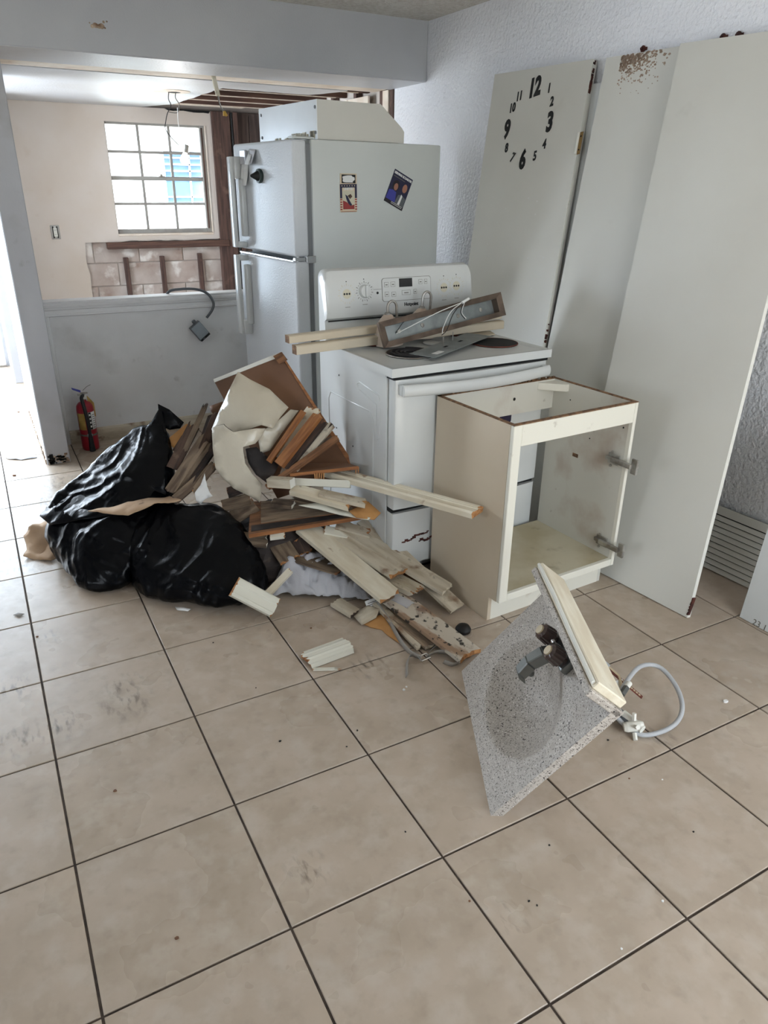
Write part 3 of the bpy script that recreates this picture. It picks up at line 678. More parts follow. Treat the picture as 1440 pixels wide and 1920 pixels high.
for bx, by, br, kind in BURN:
    b_ = MB().lathe([(br + .004, .004), (br - .003, -.003), (br - .012, -.018 if kind == 'coil' else -.04), (.03, -.024 if kind == 'coil' else -.06), (.01, -.024 if kind == 'coil' else -.06)], 28, (bx, by, .914)).build('burner_bowl', 'pan' if kind == 'coil' else 'dark', cto, smooth=True)
    MB().tube([(bx + math.cos(a * .2618) * (br + .003), by + math.sin(a * .2618) * (br + .003), .9165) for a in range(25)], .0024, 6).build('trim_ring', 'steel' if kind == 'coil' else 'copper_rust', cto, smooth=True)
    if kind == 'coil':
        pts = []
        for k in range(150):
            t = k / 149; a = t * 2 * math.pi * 4.2; r = .018 + (br - .026) * t
            pts.append((bx + r * math.cos(a), by + r * math.sin(a), .919))
        MB().tube(pts, .0052, 6).build('coil_element', 'coil', cto, smooth=True)
        s_ = MB()
        for a in (0.3, 2.4, 4.5): s_.box(-.004, .004, -.004, .004, 0, .001); s_.tube([(bx, by, .914), (bx + (br - .012) * math.cos(a), by + (br - .012) * math.sin(a), .913)], .003, 5)
        s_.build('coil_support', 'steel', cto)
MB().lathe([(.05, 0), (.052, .003), (.046, .005), (.01, .005)], 26, (.42, .33, .911)).build('pressed_disc', 'white_gloss', cto, smooth=True)
# back guard
gp = [(.535, .905), (.545, 1.005), (.528, 1.015), (.522, 1.04), (.540, 1.185), (.552, 1.205), (.575, 1.213), (.60, 1.21), (.60, .905)]
GM = MB(); nseg = 24
def gsec(x):
    e = min(x, W - x); k = 0 if e > .03 else (1 - math.sqrt(max(0, 1 - (1 - e / .03) ** 2))) * .03
    return [(x, y, z - (k if z > 1.1 else 0)) for y, z in gp]
xs = [0, .004, .010, .018, .03] + [.03 + (W - .06) * i / 10 for i in range(1, 10)] + [W - .03, W - .018, W - .010, W - .004, W]
k = len(gp); vs = [p for x in xs for p in gsec(x)]
GM.add(vs, [(i * k + j, i * k + (j + 1) % k, (i + 1) * k + (j + 1) % k, (i + 1) * k + j) for i in range(len(xs) - 1) for j in range(k)] + [tuple(range(k)), tuple((len(xs) - 1) * k + j for j in range(k))])
bg = GM.build('backguard', 'white_gloss', st, smooth=True, angle=35)
MB().box(.012, W - .012, .532, .537, 1.001, 1.006).build('shadow_gap', 'dark', bg)
th_ = math.atan2(.018, .145)
def gpt(x, z, d=0.0):    # frame on the sloped control face: local x right, y up, z out
    y = .522 + (z - 1.04) * .018 / .145
    return Matrix.Translation((x, y - d, z)) @ Matrix.Rotation(R(90) - th_, 4, 'X')
def lpart(mb, name, mt, mw, **kw):
    o = mb.build(name, mt, bg, **kw); o.matrix_local = mw; return o
for x, zc in ((.10, 1.112), (.185, 1.118), (.60, 1.112), (.67, 1.116)):
    has = abs(x - .185) < .01
    dm_ = MB()
    for a in range(22):
        t = 2 * math.pi * a / 22 + .14; r0 = .034; r1 = .038 + .005 * (a % 2)
        dm_.hexa([(r0 * math.cos(t - .03), r0 * math.sin(t - .03), .0003), (r1 * math.cos(t - .03), r1 * math.sin(t - .03), .0003), (r1 * math.cos(t + .03), r1 * math.sin(t + .03), .0003), (r0 * math.cos(t + .03), r0 * math.sin(t + .03), .0003),
                  (r0 * math.cos(t - .03), r0 * math.sin(t - .03), .0008), (r1 * math.cos(t - .03), r1 * math.sin(t - .03), .0008), (r1 * math.cos(t + .03), r1 * math.sin(t + .03), .0008), (r0 * math.cos(t + .03), r0 * math.sin(t + .03), .0008)])
    lpart(dm_, 'dial_marks', 'print_grey' if has else 'amber_print', gpt(x, zc))
    if has:
        kb = MB().lathe([(.027, 0), (.027, .012), (.024, .018), (.005, .019)], 24); ko = lpart(kb, 'knob', 'white_gloss', gpt(x, zc), smooth=True)
        MB().box(-.006, .006, -.025, .025, .016, .028).build('knob_grip', 'white_gloss', ko, bevel=.004, seg=2)
    else:
        lpart(MB().lathe([(.020, 0), (.020, .0005)], 20), 'knob_ghost', 'amber_print', gpt(x, zc))
        for dx in (-.012, 0, .012): lpart(MB().lathe([(.0048, 0), (.0044, .001)], 10, (dx, 0, 0)), 'shaft_hole', 'ink', gpt(x, zc))
    lpart(MB().lathe([(.0025, 0), (.002, .0006)], 8, (0, .05, 0)), 'dot_print', 'ink', gpt(x, zc))
    lpart(MB().box(-.012, .012, -.055, -.053, 0, .0006), 'caption_print', 'print_grey', gpt(x, zc))
lpart(MB().lathe([(.0055, 0), (.005, .002)], 12), 'indicator_lamp', 'ink', gpt(.25, 1.108))
lpart(MB().box(-.02, .02, .014, .0155, 0, .0006), 'caption_print', 'print_grey', gpt(.25, 1.108))
pn = MB(); pp = [(.128 * (1 if math.cos(a) > 0 else -1) - (.012 * (1 if math.cos(a) > 0 else -1)) + .012 * math.cos(a), .049 * (1 if math.sin(a) > 0 else -1) - .012 * (1 if math.sin(a) > 0 else -1) + .012 * math.sin(a)) for a in [2 * math.pi * (i + .5) / 24 for i in range(24)]]
lpart(MB().prism(pp, fl, 0, .0015), 'control_outline', 'print_grey', gpt(.40, 1.118))
pan_ = lpart(MB().prism([(u * .985, v * .965) for u, v in pp], fl, 0, .0022), 'control_panel', 'white_gloss', gpt(.40, 1.118))
MB().box(-.040, .028, .008, .044, .002, .0032).build('display', 'ink', pan_)
for bx, by, bw in ((-.105, .022, .022), (-.072, .022, .022), (-.105, -.018, .020), (-.070, -.020, .022), (-.005, -.016, .045), (.042, -.014, .016), (.072, .026, .020), (.100, .026, .016)):
    bo = MB().box(bx - bw / 2, bx + bw / 2, by - .010, by + .010, .002, .0028).build('button', 'print_grey', pan_)
    MB().box(bx - bw / 2 + .0012, bx + bw / 2 - .0012, by - .0088, by + .0088, .0026, .0031).build('button_face', 'white_gloss', bo)
    MB().box(bx - bw / 4, bx + bw / 4, by - .003, by + .001, .0031, .0034).build('button_print', 'print_grey', bo)
text('maker_name', 'Hotpoint', .020, 'ink', bg, gpt(.42, 1.052, .001), bold=.0006)
# oven door, drawer
od = MB()
cr = lambda x: -.022 - .018 * (1 - (2 * x / W - 1) ** 2)
n_ = 16
for i in range(n_):
    xa, xb = .006 + (W - .012) * i / n_, .006 + (W - .012) * (i + 1) / n_
    od.hexa([(xa, cr(xa), .345), (xb, cr(xb), .345), (xb, .03, .345), (xa, .03, .345), (xa, cr(xa), .872), (xb, cr(xb), .872), (xb, .03, .872), (xa, .03, .872)])
odo = MB(); odo.v, odo.f, odo.m = od.v, od.f, od.m
pr2 = [(.006 + (W - .012) * i / n_, cr(.006 + (W - .012) * i / n_)) for i in range(n_ + 1)] + [(W - .006, .03), (.006, .03)]
odo = MB().prism(pr2, fl, .345, .872).build('oven_door', 'white_gloss', st, bevel=.008, seg=2, smooth=True)
hp = [(x, cr(x) - .028 - .016 * math.sin(math.pi * x / W), .838 - .006 * math.sin(math.pi * x / W)) for x in [.02 + (W - .04) * i / 16 for i in range(17)]]
hdl = MB()
for i in range(16):
    (xa, ya, za), (xb, yb, zb) = hp[i], hp[i + 1]
    for j in range(10):
        pass
vs = []; kk = 12
for x, y, z in hp:
    for j in range(kk):
        a = 2 * math.pi * j / kk; vs.append((x, y + .014 * math.cos(a), z + .023 * math.sin(a)))
hdl.add(vs, [(i * kk + j, i * kk + (j + 1) % kk, (i + 1) * kk + (j + 1) % kk, (i + 1) * kk + j) for i in range(16) for j in range(kk)] + [tuple(range(kk)), tuple(16 * kk + j for j in range(kk))])
for x in (.03, W - .03): hdl.box(x - .012, x + .012, cr(x) - .025, cr(x) + .006, .818, .856)
hdl.build('door_handle', 'white_gloss', odo, smooth=True, angle=50)
wp = [(.19, .64), (.20, .625), (.22, .62), (.54, .62), (.56, .625), (.57, .64), (.57, .76), (.56, .775), (.54, .78), (.22, .78), (.20, .775), (.19, .76)]
MB().prism(wp, lambda u, v, t: (u, cr(u) + t, v), -.002, .004).build('oven_window', 'oven_glass', odo)
dro = MB().prism([(x, y + .004) for x, y in pr2], fl, .085, .325).build('storage_drawer', 'white_gloss', st, bevel=.008, seg=2, smooth=True)
ru = MB()
for x0, x1, z in ((.10, .17, .205), (.13, .165, .175), (.05, .10, .19), (.15, .20, .178)):
    x = x0
    while x < x1:
        s_ = rnd.uniform(.004, .011); zz = z + rnd.uniform(-.006, .006) + (x - x0) * .12
        ru.box(x, x + s_ * 1.6, cr(x) + .0015, cr(x) + .006, zz, zz + s_ * rnd.uniform(.5, 1.1)); x += s_
ru.build('rust_patch', 'rust', dro)
MB().box(.02, W - .02, .06, D - .03, .0, .03).build('base_plinth', 'dark', st)
MB().box(.008, W - .008, -.006, .03, .325, .345).build('drawer_gap', 'dark', st)

SM = Matrix.Translation((1.350, .046, 0)) @ Matrix.Rotation(R(2.2), 4, 'Z')
def sp(x, y, z): return SM @ Vector((x, y, z))
# cream beam: two mouldings lying across the cooktop
for i, (lab, a, b, w_, t_) in enumerate((('upper cream moulding strip lying across the back of the stove', (-.245, .385, .978), (.86, .44, .985), .036, .030),
                                        ('lower cream moulding strip lying flat across the back of the stove', (-.225, .365, .938), (.86, .42, .945), .038, .036))):
    A = sp(*a); B = sp(*b); L_ = (B - A).length
    o = MB().prism([(-w_ / 2, -t_ / 2), (-w_ / 2, t_ / 2 - .004), (-w_ / 2 + .006, t_ / 2), (w_ / 2, t_ / 2), (w_ / 2, -t_ / 2)], lambda u, v, t: (t, u, v), 0, L_, mcap=1).build('moulding_strip', ['mdf_cream', 'chipboard'], mw=frame(A, B - A, (0, 0, 1)), bevel=.0015)
    tag(o, lab, 'moulding', 'cream mouldings on the stove')
# bar light: metal tray frame with wires
A = sp(.122, .262, .928); B = sp(.822, .36, .995); ln = (B - A).length
lf = tag(empty('light_fixture_tray', mw=frame(A, B - A, sp(0, .35, 1) - sp(0, 0, 0))), 'bronze-edged bathroom bar light tray tilted on the stove with loose wires', 'light fixture')
H_ = .105
rim = [(0, 0), (.012, -.012), (.020, -.012), (.026, 0), (.03, .03), (.024, .03), (.018, .004)]
for k in range(2):
    sgn = 1 if k == 0 else -1; zb = 0 if k == 0 else H_
    MB().hexa([(0, -.014, zb), (ln, -.014, zb), (ln - .03, -.008, zb + sgn * .022), (.03, -.008, zb + sgn * .022), (0, 0, zb), (ln, 0, zb), (ln - .03, .03, zb + sgn * .022), (.03, .03, zb + sgn * .022)]).build('frame_rail', 'bronze', lf)
for k in range(2):
    xb = 0 if k == 0 else ln; sgn = 1 if k == 0 else -1
    MB().hexa([(xb, -.014, 0), (xb, -.014, H_), (xb + sgn * .03, -.008, H_ - .022), (xb + sgn * .03, -.008, .022), (xb, 0, 0), (xb, 0, H_), (xb + sgn * .03, .03, H_ - .022), (xb + sgn * .03, .03, .022)]).build('frame_end', 'bronze', lf)
bp_ = MB().box(.03, ln - .03, .026, .029, .02, H_ - .02).build('back_plate', 'galv', lf)
for x in (.12, .25, .46, .60):
    MB().lathe([(.010, 0), (.009, .003), (.004, .004)], 12, (x, .026, .052), (0, -1, 0)).build('knockout', 'steel', bp_)
for nm, mt, pts in (('white_wire', 'paper', [(.10, .024, .045), (.17, -.01, .06), (.30, -.04, .085), (.44, -.05, .10)]), ('white_wire', 'paper', [(.44, -.05, .10), (.36, -.05, .075), (.30, -.045, .02), (.29, -.04, -.005)]),
                    ('black_wire', 'ink', [(.10, .024, .048), (.14, .0, .085), (.20, .01, .1)]), ('black_wire', 'ink', [(.43, -.05, .098), (.36, -.055, .06), (.31, -.05, .005), (.28, -.045, -.01)]),
                    ('black_wire', 'ink', [(.44, -.05, .096), (.41, -.05, .06), (.43, -.045, .03)]), ('white_wire', 'paper', [(.445, -.05, .096), (.415, -.052, .06), (.435, -.047, .03)])):
    MB().tube(smooth_path(pts), .0018, 6).build(nm, mt, lf, smooth=True)
MB().tube([(.43, -.05, .098), (.47, -.055, .108)], .006, 8).build('wire_nut', 'paper', lf)
# two glass shades with bent arms
for lab, x, y, z, tilt in (('beige glass lamp shade with bent steel arm standing at left on the stove', .215, .375, .918, -.05), ('beige glass lamp shade with bent steel arm behind the middle of the light tray', .425, .455, .918, .06)):
    sh = tag(empty('lamp_shade', mw=SM @ Matrix.Translation((x, y, z)) @ Matrix.Rotation(tilt, 4, 'Y')), lab, 'lamp shade', 'loose glass shades on the stove')
    k_ = 1.0 if x < .3 else 1.12
    MB().lathe([(.062, 0), (.060, .02), (.053, .06), (.038, .10), (.018, .122), (.010, .126), (.008, .122), (.034, .095), (.048, .06), (.056, .02), (.058, 0)], 24).build('glass_bell', 'alabaster', sh, smooth=True)
    MB().tube([(0, 0, .122 * 1.0)] + [(.022 - .022 * math.cos(math.pi * i / 10), 0, .150 * k_ + .026 * math.sin(math.pi * i / 10)) for i in range(11)] + [(.044, 0, .09)], .0055, 10).build('bent_arm', 'steel', sh, smooth=True)
    MB().lathe([(.014, 0), (.014, .012), (.008, .016)], 14, (0, 0, .118)).build('collar', 'steel', sh, smooth=True)
# galvanised mounting plate and glass piece
A = sp(.29, .03, .922); Bx = sp(.60, .33, .93)
mp = tag(empty('mounting_plate', mw=frame(sp(.19, .105, .923), sp(.66, .335, .932) - sp(.19, .105, .923), (0, 0, 1))), 'thin galvanised mounting plate with two studs on the stove front', 'plate')
MB().box(0, .50, -.075, .045, 0, .002).build('sheet', 'galv', mp)
for x, y in ((.20, .0), (.32, .02)): MB().tube([(x, y, 0), (x, y, .038)], .0022, 6).build('stud', 'steel', mp)
MB().box(.05, .11, -.055, -.03, .002, .0026).build('sticker', 'paper', mp)
for x in (.18, .31): MB().box(x, x + .03, -.02, -.008, .002, .0024).build('cutout', 'dark', mp)
o = MB().prism([(0, 0), (.10, -.02), (.15, .04), (.06, .09), (-.02, .05)], fl, 0, .004).build('plastic_scrap', 'mdf_cream', mw=SM @ Matrix.Translation((.66, .33, .9165)) @ Matrix.Rotation(.3, 4, 'Z'))
tag(o, 'thin yellowish scrap lying behind the right front burner', 'scrap')

# ================================================================== BASE CABINET
cb = tag(empty('sink_base_cabinet', (1.555, -.442, 0), .054), 'open cream base cabinet without doors beside the stove', 'cabinet')
cw, cd, chh, tk, tz = .613, .445, .798, .06, .105
sidep = [(0 + .018, tz), (tk, tz), (tk, 0), (cd, 0), (cd, chh), (.018, chh)]
for x, mt in ((0, 'cream'), (cw - .016, 'cream_in')):
    MB().prism(sidep, lambda u, v, t: (t, u, v), x, x + .016).build('side_panel', [mt], cb, bevel=.001)
MB().box(0, .038, 0, .018, tz, chh).build('left_stile', 'frame_white', cb, bevel=.002)
MB().box(cw - .016, cw, 0, .018, tz, chh).build('right_stile', 'frame_white', cb, bevel=.001)
MB().box(.038, cw - .016, 0, .018, chh - .078, chh).build('top_rail', 'frame_white', cb, bevel=.002)
MB().box(.038, cw - .016, 0, .018, tz, tz + .03).build('bottom_rail', 'frame_white', cb, bevel=.002)
MB().box(.016, cw - .016, .018, cd, tz + .012, tz + .03).build('bottom_shelf', 'cab_floor', cb)
MB().box(.016, cw - .016, tk, tk + .014, 0, tz + .012).build('toe_kick', 'frame_white', cb)
MB().box(.016, cw - .016, cd - .014, cd, chh - .125, chh).build('back_rail', 'cream_in', cb)
MB().box(.016, .30, cd - .010, cd, tz + .03, .30).build('back_strip', 'dark', cb)
MB().prism([(cw - .11, cd - .014), (cw - .016, cd - .014), (cw - .016, cd - .10), (cw - .03, cd - .10)], fl, chh - .035, chh - .006).build('corner_block', 'frame_white', cb, bevel=.001)
e_ = MB().box(0, .016, .018, cd, chh, chh + .003).box(cw - .016, cw, .018, cd, chh, chh + .003).box(0, cw, 0, .018, chh, chh + .003).box(0, cw, cd - .014, cd, chh, chh + .003)
e_.build('raw_top_edge', 'chipboard', cb)
cr_ = MB()
for k in range(46):
    x = rnd.uniform(.0, cw - .02); s_ = rnd.uniform(.003, .009)
    cr_.box(x, x + s_ * 2, cd - .012, cd - .002, chh + .002, chh + .002 + s_)
cr_.build('splintered_edge', 'chipboard', cb)
for z in (.72, .69): MB().lathe([(.004, 0), (.003, .001)], 8, (cw - .016, .04, z), (-1, 0, 0)).build('peg_hole', 'dark', cb)
for y, z in ((.33, .73), (.33, .67), (.20, .60)): MB().lathe([(.003, 0), (.003, .001)], 8, (cw - .016, y, z), (-1, 0, 0)).build('screw_hole', 'dark', cb)
MB().box(cw - .018, cw - .016, .25, .28, .50, .515).build('label_clip', 'chipboard', cb)
MB().lathe([(.007, 0), (.006, .001)], 10, (.38, cd - .0145, chh - .06), (0, -1, 0)).build('pipe_hole', 'dark', cb)
for z in (.555, .195):
    hg = empty('door_hinge'); hg.parent = cb; hg.location = (cw - .016, .02, z)
    MB().box(-.006, 0, .012, .07, -.022, .022).box(-.016, -.004, .0, .075, -.008, .008).build('mount_plate', 'steel', hg, bevel=.002)
    MB().box(-.022, -.008, -.056, .045, -.010, .010).build('hinge_arm', 'steel', hg, bevel=.002)
    MB().lathe([(.006, 0), (.006, .004)], 8, (-.006, .05, .028), (-1, 0, 0)).lathe([(.006, 0), (.006, .004)], 8, (-.006, .05, -.028), (-1, 0, 0)).build('screw', 'steel', hg)
    MB().lathe([(.017, 0), (.017, .012)], 16, (-.006, -.06, 0), (1, 0, 0)).box(-.008, .002, -.075, -.048, -.030, .030).build('hinge_cup', 'steel', hg, bevel=.001)

# ================================================================== VANITY TOP WITH SINK
th, al = 1.098, .891; Lx, Ly = .634, .457
e = Vector((math.cos(th), math.sin(th), 0)); gdir = Vector((math.sin(th), -math.cos(th), 0)); Dv = gdir * math.cos(al) + Vector((0, 0, 1)) * math.sin(al)
Nv = (-e).cross(Dv); o0 = Vector((.995, -1.169, 0)) + e * Lx + Nv * .0
VM = Matrix(((-e.x, Dv.x, Nv.x, o0.x), (-e.y, Dv.y, Nv.y, o0.y), (-e.z, Dv.z, Nv.z, o0.z), (0, 0, 0, 1)))
vt = tag(empty('vanity_top', mw=VM), 'speckled grey vanity top with moulded sink leaning in front of the cabinet', 'sink')
cx, cy, ax, ay = .33, .205, .235, .152
def dep(u, v):
    x, y = u * Lx, v * Ly; r = math.hypot((x - cx) / ax, (y - cy) / ay)
    h = 0.0
    if r < 1: h = -.085 * (1 - r ** 2.2) ** 1.1
    ro = math.hypot((x - .32) / .285, (y - .215) / .19)
    h += .003 * math.exp(-((ro - 1) / .035) ** 2) * (1 if v < .62 else max(0, 1 - (v - .62) / .2))
    return x, y, h
nu, nv = 72, 52
s_ = MB().grid(lambda u, v: dep(u, v), nu, nv)
s_.grid(lambda u, v: (lambda p: (p[0], p[1], min(p[2], 0) - .026 if p[2] < -.004 else -.026))(dep(u, v)), nu, nv)
def skirt(fn, n):
    for i in range(n):
        a, b = fn(i / n), fn((i + 1) / n); s_.add([dep(*a), dep(*b), (dep(*b)[0], dep(*b)[1], -.026), (dep(*a)[0], dep(*a)[1], -.026)], [(0, 1, 2, 3)])
skirt(lambda t: (t, 0), nu); skirt(lambda t: (t, 1), nu); skirt(lambda t: (0, t), nv); skirt(lambda t: (1, t), nv)
s_.build('basin_slab', 'granite', vt, smooth=True, weld=True, angle=45)
MB().box(0, Lx, Ly - .022, Ly, -.026, .090).build('backsplash', 'granite', vt, bevel=.004, seg=2)
gl = MB().box(.0, Lx - .012, Ly, Ly + .024, -.02, .084); gl.build('splash_backing', 'trim', vt, bevel=.003)
MB().tube([(.0, Ly + .012, .085), (.2, Ly + .016, .088), (.42, Ly + .012, .086), (Lx - .02, Ly + .012, .087)], .006, 6).build('caulk_bead', 'edge_white', vt, smooth=True)
MB().lathe([(.018, 0), (.016, .002), (.008, .002), (.006, -.004)], 18, (cx, cy, -.086)).build('drain', 'granite', vt, smooth=True)
MB().lathe([(.02, 0), (.02, -.07), (.028, -.075), (.028, -.095), (.018, -.1), (.018, -.16)], 14, (cx, cy, -.15)).build('tailpiece', 'pvc', vt, smooth=True)
fa = empty('faucet'); fa.parent = vt; fa.location = (.33, .385, 0)
MB().box(-.078, .078, -.024, .024, 0, .026).build('faucet_base', 'plumb', fa, bevel=.008, seg=2, smooth=True)
sp_ = MB(); P0 = [(0, 0, .024), (0, -.03, .052), (0, -.08, .066), (0, -.125, .062), (0, -.138, .046)]
for i in range(4):
    a, b = P0[i], P0[i + 1]; wa, wb = .028 - .0015 * i, .028 - .0015 * (i + 1); ta, tb2 = .024 - .002 * i, .024 - .002 * (i + 1)
    sp_.hexa([(-wa, a[1], a[2] - ta), (wa, a[1], a[2] - ta), (wb, b[1], b[2] - tb2), (-wb, b[1], b[2] - tb2), (-wa * .75, a[1], a[2] + ta * .6), (wa * .75, a[1], a[2] + ta * .6), (wb * .75, b[1], b[2] + tb2 * .6), (-wb * .75, b[1], b[2] + tb2 * .6)])
sp_.lathe([(.010, 0), (.010, .018)], 12, (0, -.108, .024)); sp_.build('spout', 'plumb', fa, bevel=.003)
MB().tube([(0, .012, .02), (0, .012, .058)], .003, 6).lathe([(.006, 0), (.007, .006), (.003, .010)], 10, (0, .012, .056)).build('drain_lift_rod', 'chrome', fa, smooth=True)
for x in (-.052, .052):
    pf = []
    for zz, r in ((.02, .017), (.036, .022), (.042, .027), (.078, .024), (.084, .018)): pf.append((r, zz))
    kb = MB(); n_ = 28
    vs = []
    for r, z in pf:
        for j in range(n_):
            a = 2 * math.pi * j / n_; rr = r * (1 + (.05 if j % 2 else -.03) * (1 if .04 < z < .08 else 0)); vs.append((x + rr * math.cos(a), rr * math.sin(a), z))
    kb.add(vs, [(i * n_ + j, i * n_ + (j + 1) % n_, (i + 1) * n_ + (j + 1) % n_, (i + 1) * n_ + j) for i in range(4) for j in range(n_)] + [tuple(range(n_)), tuple(4 * n_ + j for j in range(n_))])
    ko = kb.build('tap_handle', 'smoke', fa)
    MB().lathe([(.015, .084), (.014, .088), (.004, .089)], 18, (x, 0, 0)).build('handle_cap', 'tan', ko, smooth=True)
# plumbing hanging off the back
hs = []
C0 = Vector((1.71, -1.30, .03))
ctr = atz(1195, 1308, .05)
path = [atz(1165, 1300, .10), atz(1172, 1282, .10), atz(1200, 1250, .10), atz(1235, 1250, .09), atz(1265, 1282, .07), atz(1279, 1320, .05), atz(1272, 1350, .03), atz(1245, 1370, .015), atz(1205, 1378, .012), atz(1175, 1362, .02), atz(1150, 1335, .05), atz(1145, 1300, .12)]
VI = VM.inverted()
def vpart(mb, name, mt, **kw):
    mb.v = [tuple(VI @ Vector(p)) for p in mb.v]; return mb.build(name, mt, vt, **kw)
vpart(MB().tube(smooth_path(path), .0075, 10), 'supply_hose', 'hose', smooth=True)
a, b = atz(1165, 1303, .10), atz(1180, 1281, .105)
vpart(MB().tube([a, a.lerp(b, .6)], .011, 6), 'hose_nut', 'plumb')
vpart(MB().tube([b, b.lerp(a, .4)], .0095, 10), 'hose_ferrule', 'pvc', smooth=True)
a, b = atz(1118, 1235, .13), atz(1204, 1308, .05)
sd = (b - a).normalized(); wv = sd.cross(Vector((.3, -.3, 1))).normalized() * .008; nn = sd.cross(wv).normalized() * .0012
st_ = MB().hexa([a - wv - nn, b - wv - nn, b + wv - nn, a + wv - nn, a - wv + nn, b - wv + nn, b + wv + nn, a + wv + nn])
stp = vpart(st_, 'perforated_strap', 'copper_rust')
for k in range(8):
    c = a.lerp(b, .55 + .055 * k)
    vpart(MB().lathe([(.0042, -.002), (.0042, .002)], 10, c, nn), 'strap_hole', 'tan')
a, b = atz(1112, 1228, .13), atz(1160, 1268, .09)
vpart(MB().tube([a, a.lerp(b, .6)], .011, 8), 'tape_wrap', 'hose', smooth=True)
vpart(MB().tube([a.lerp(b, .5), b, atz(1166, 1290, .08)], .006, 8), 'copper_tube', 'tan', smooth=True)
c = atz(1158, 1290, .075); vpart(MB().hexa([c + Vector(p) for p in ((-.03, -.012, -.006), (.03, -.018, -.01), (.034, .016, .012), (-.028, .018, .014), (-.03, -.012, -.0045), (.03, -.018, -.0085), (.034, .016, .0135), (-.028, .018, .0155))]), 'paper_tag', 'paper')
c = atz(1188, 1362, .03)
nt_ = MB().lathe([(.012, -.03), (.016, -.02), (.016, .02), (.012, .03)], 14, c, (1, -.6, .2))
for k in range(5):
    a_ = 2 * math.pi * k / 5; d1 = Vector((.5, .85, 0)); d2 = Vector((0, 0, 1)); dd = d1 * math.cos(a_) + d2 * math.sin(a_)
    if c.z + dd.z * .04 < .004: continue
    nt_.tube([c + dd * .02, c + dd * .042], .007, 6)
vpart(nt_, 'drain_wing_nut', 'pvc')
a, b = atz(1168, 1338, .04), atz(1205, 1368, .03)
vpart(MB().tube([a, b], .013, 10), 'drain_pipe', 'pvc', smooth=True)
vpart(MB().tube([atz(1148, 1330, .06), atz(1160, 1340, .03), atz(1178, 1356, .022)], .02, 12), 'rubber_sleeve', 'plastic_grey', smooth=True)

# ================================================================== LEANING BOARDS
def lean(name, label, BL, BR, TR, TL, t, mf, me, cat='board', group=None):
    BL, BR, TR, TL = map(Vector, (BL, BR, TR, TL)); n = (BR - BL).cross(TL - BL).normalized()
    if n.x > 0: n = -n           # facing the room (-x)
    TR = TR - n * (TR - BL).dot(n)
    Bk = -n * t
    X = (BR - BL).normalized(); mw = frame(BL, X, n)  # local z out of the face, y ~ up
    inv = mw.inverted(); P = [inv @ p for p in (BL, BR, TR, TL)] ; Q = [inv @ (p + Bk) for p in (BL, BR, TR, TL)]
    ro = tag(empty(name, mw=mw), label, cat, group)
    mb = MB(); mb.add(P + Q, [(0, 1, 2, 3)], 0); mb.add(P + Q, [(7, 6, 5, 4), (0, 4, 5, 1), (1, 5, 6, 2), (2, 6, 7, 3), (3, 7, 4, 0)], 1)
    mb.build('panel', [mf, me], ro, weld=True)
    return ro, mw, inv
G = 'tall boards leaning on the right wall'
cl, clm, cli = lean('clock_face_board', 'tall white board with black clock numerals leaning behind the stove', (2.14, .90, .004), (2.19, .29, .0), (2.742, .68, 2.076), (2.69, 1.36, 2.078), .03, 'board', 'edge_white', group=G)
nn_ = clm.to_3x3() @ Vector((0, 0, 1)); oo_ = clm.translation
TLc = Vector((2.69, 1.36, 2.078)); TRc = Vector((2.742, .68, 2.076)); BLc = Vector((2.14, .90, .004))
for s_, px, py, big in (('12', 1003, 165, 1), ('1', 1030, 166, 0), ('2', 1035, 191, 0), ('3', 1031, 230, 1), ('4', 1021, 271, 0), ('5', 1003, 293, 0), ('6', 980, 301, 1), ('7', 961, 296, 0), ('8', 950, 278, 0), ('9', 951, 244, 1), ('10', 961, 203, 0), ('11', 974, 181, 0)):
    p = cli @ atp(px, py, oo_, nn_); p.z = .0
    up = cli.to_3x3() @ (TLc - BLc).normalized()
    ang = math.atan2(-up.x, up.y) + (R(-24) if s_ == '7' else 0)
    text('numeral', s_, .125 if big else .062, 'ink', cl, Matrix.Translation((p.x, p.y, .0012)) @ Matrix.Rotation(ang, 4, 'Z'), bold=.006 if big else .0022, sx=.66 if big else .7, ext=.0008)
rr = cli @ TRc; br_ = cli @ Vector((2.19, .29, 0))
for t_ in (.83, .20):
    p = br_.lerp(rr, t_); hgo = empty('hinge'); hgo.parent = cl; hgo.matrix_local = Matrix.Translation((p.x, p.y, 0)) @ Matrix.Rotation(math.atan2(-(rr - br_).x, (rr - br_).y), 4, 'Z')
    MB().box(-.016, .0, -.045, .045, 0, .003).build('hinge_leaf', 'edge_white', hgo, bevel=.001)
    MB().box(.0, .018, -.05, .05, -.002, .001).build('hinge_flap', 'brass', hgo, bevel=.001)
    MB().tube([(-.004, -.048, .004), (-.004, .048, .004)], .006, 8).build('hinge_pin', 'edge_white', hgo)
    for y in (-.03, .03): MB().lathe([(.004, 0), (.003, .0015)], 8, (.009, y, .001)).build('screw', 'dark', hgo)
ch = MB()
for k in range(30):
    t_ = rnd.choice((rnd.uniform(.93, 1), rnd.uniform(.3, .5))); p = br_.lerp(rr, t_); s_ = rnd.uniform(.003, .012)
    ch.box(p.x - .001, p.x + .0025, p.y - s_, p.y + s_, -.018, rnd.uniform(-.012, -.001))
ch.build('chipped_edge', 'rust', cl)['kind'] = 'stuff'
for k in range(26):
    u, v = rnd.uniform(.1, .85), rnd.uniform(.15, .75); p = br_.lerp(rr, v) * u + (cli @ BLc).lerp(cli @ TLc, v) * (1 - u); s_ = rnd.uniform(.0015, .004)
    MB().lathe([(s_, 0), (s_ * .5, .0012)], 6, (p.x, p.y, 0)).build('paint_fleck', 'paper', cl)
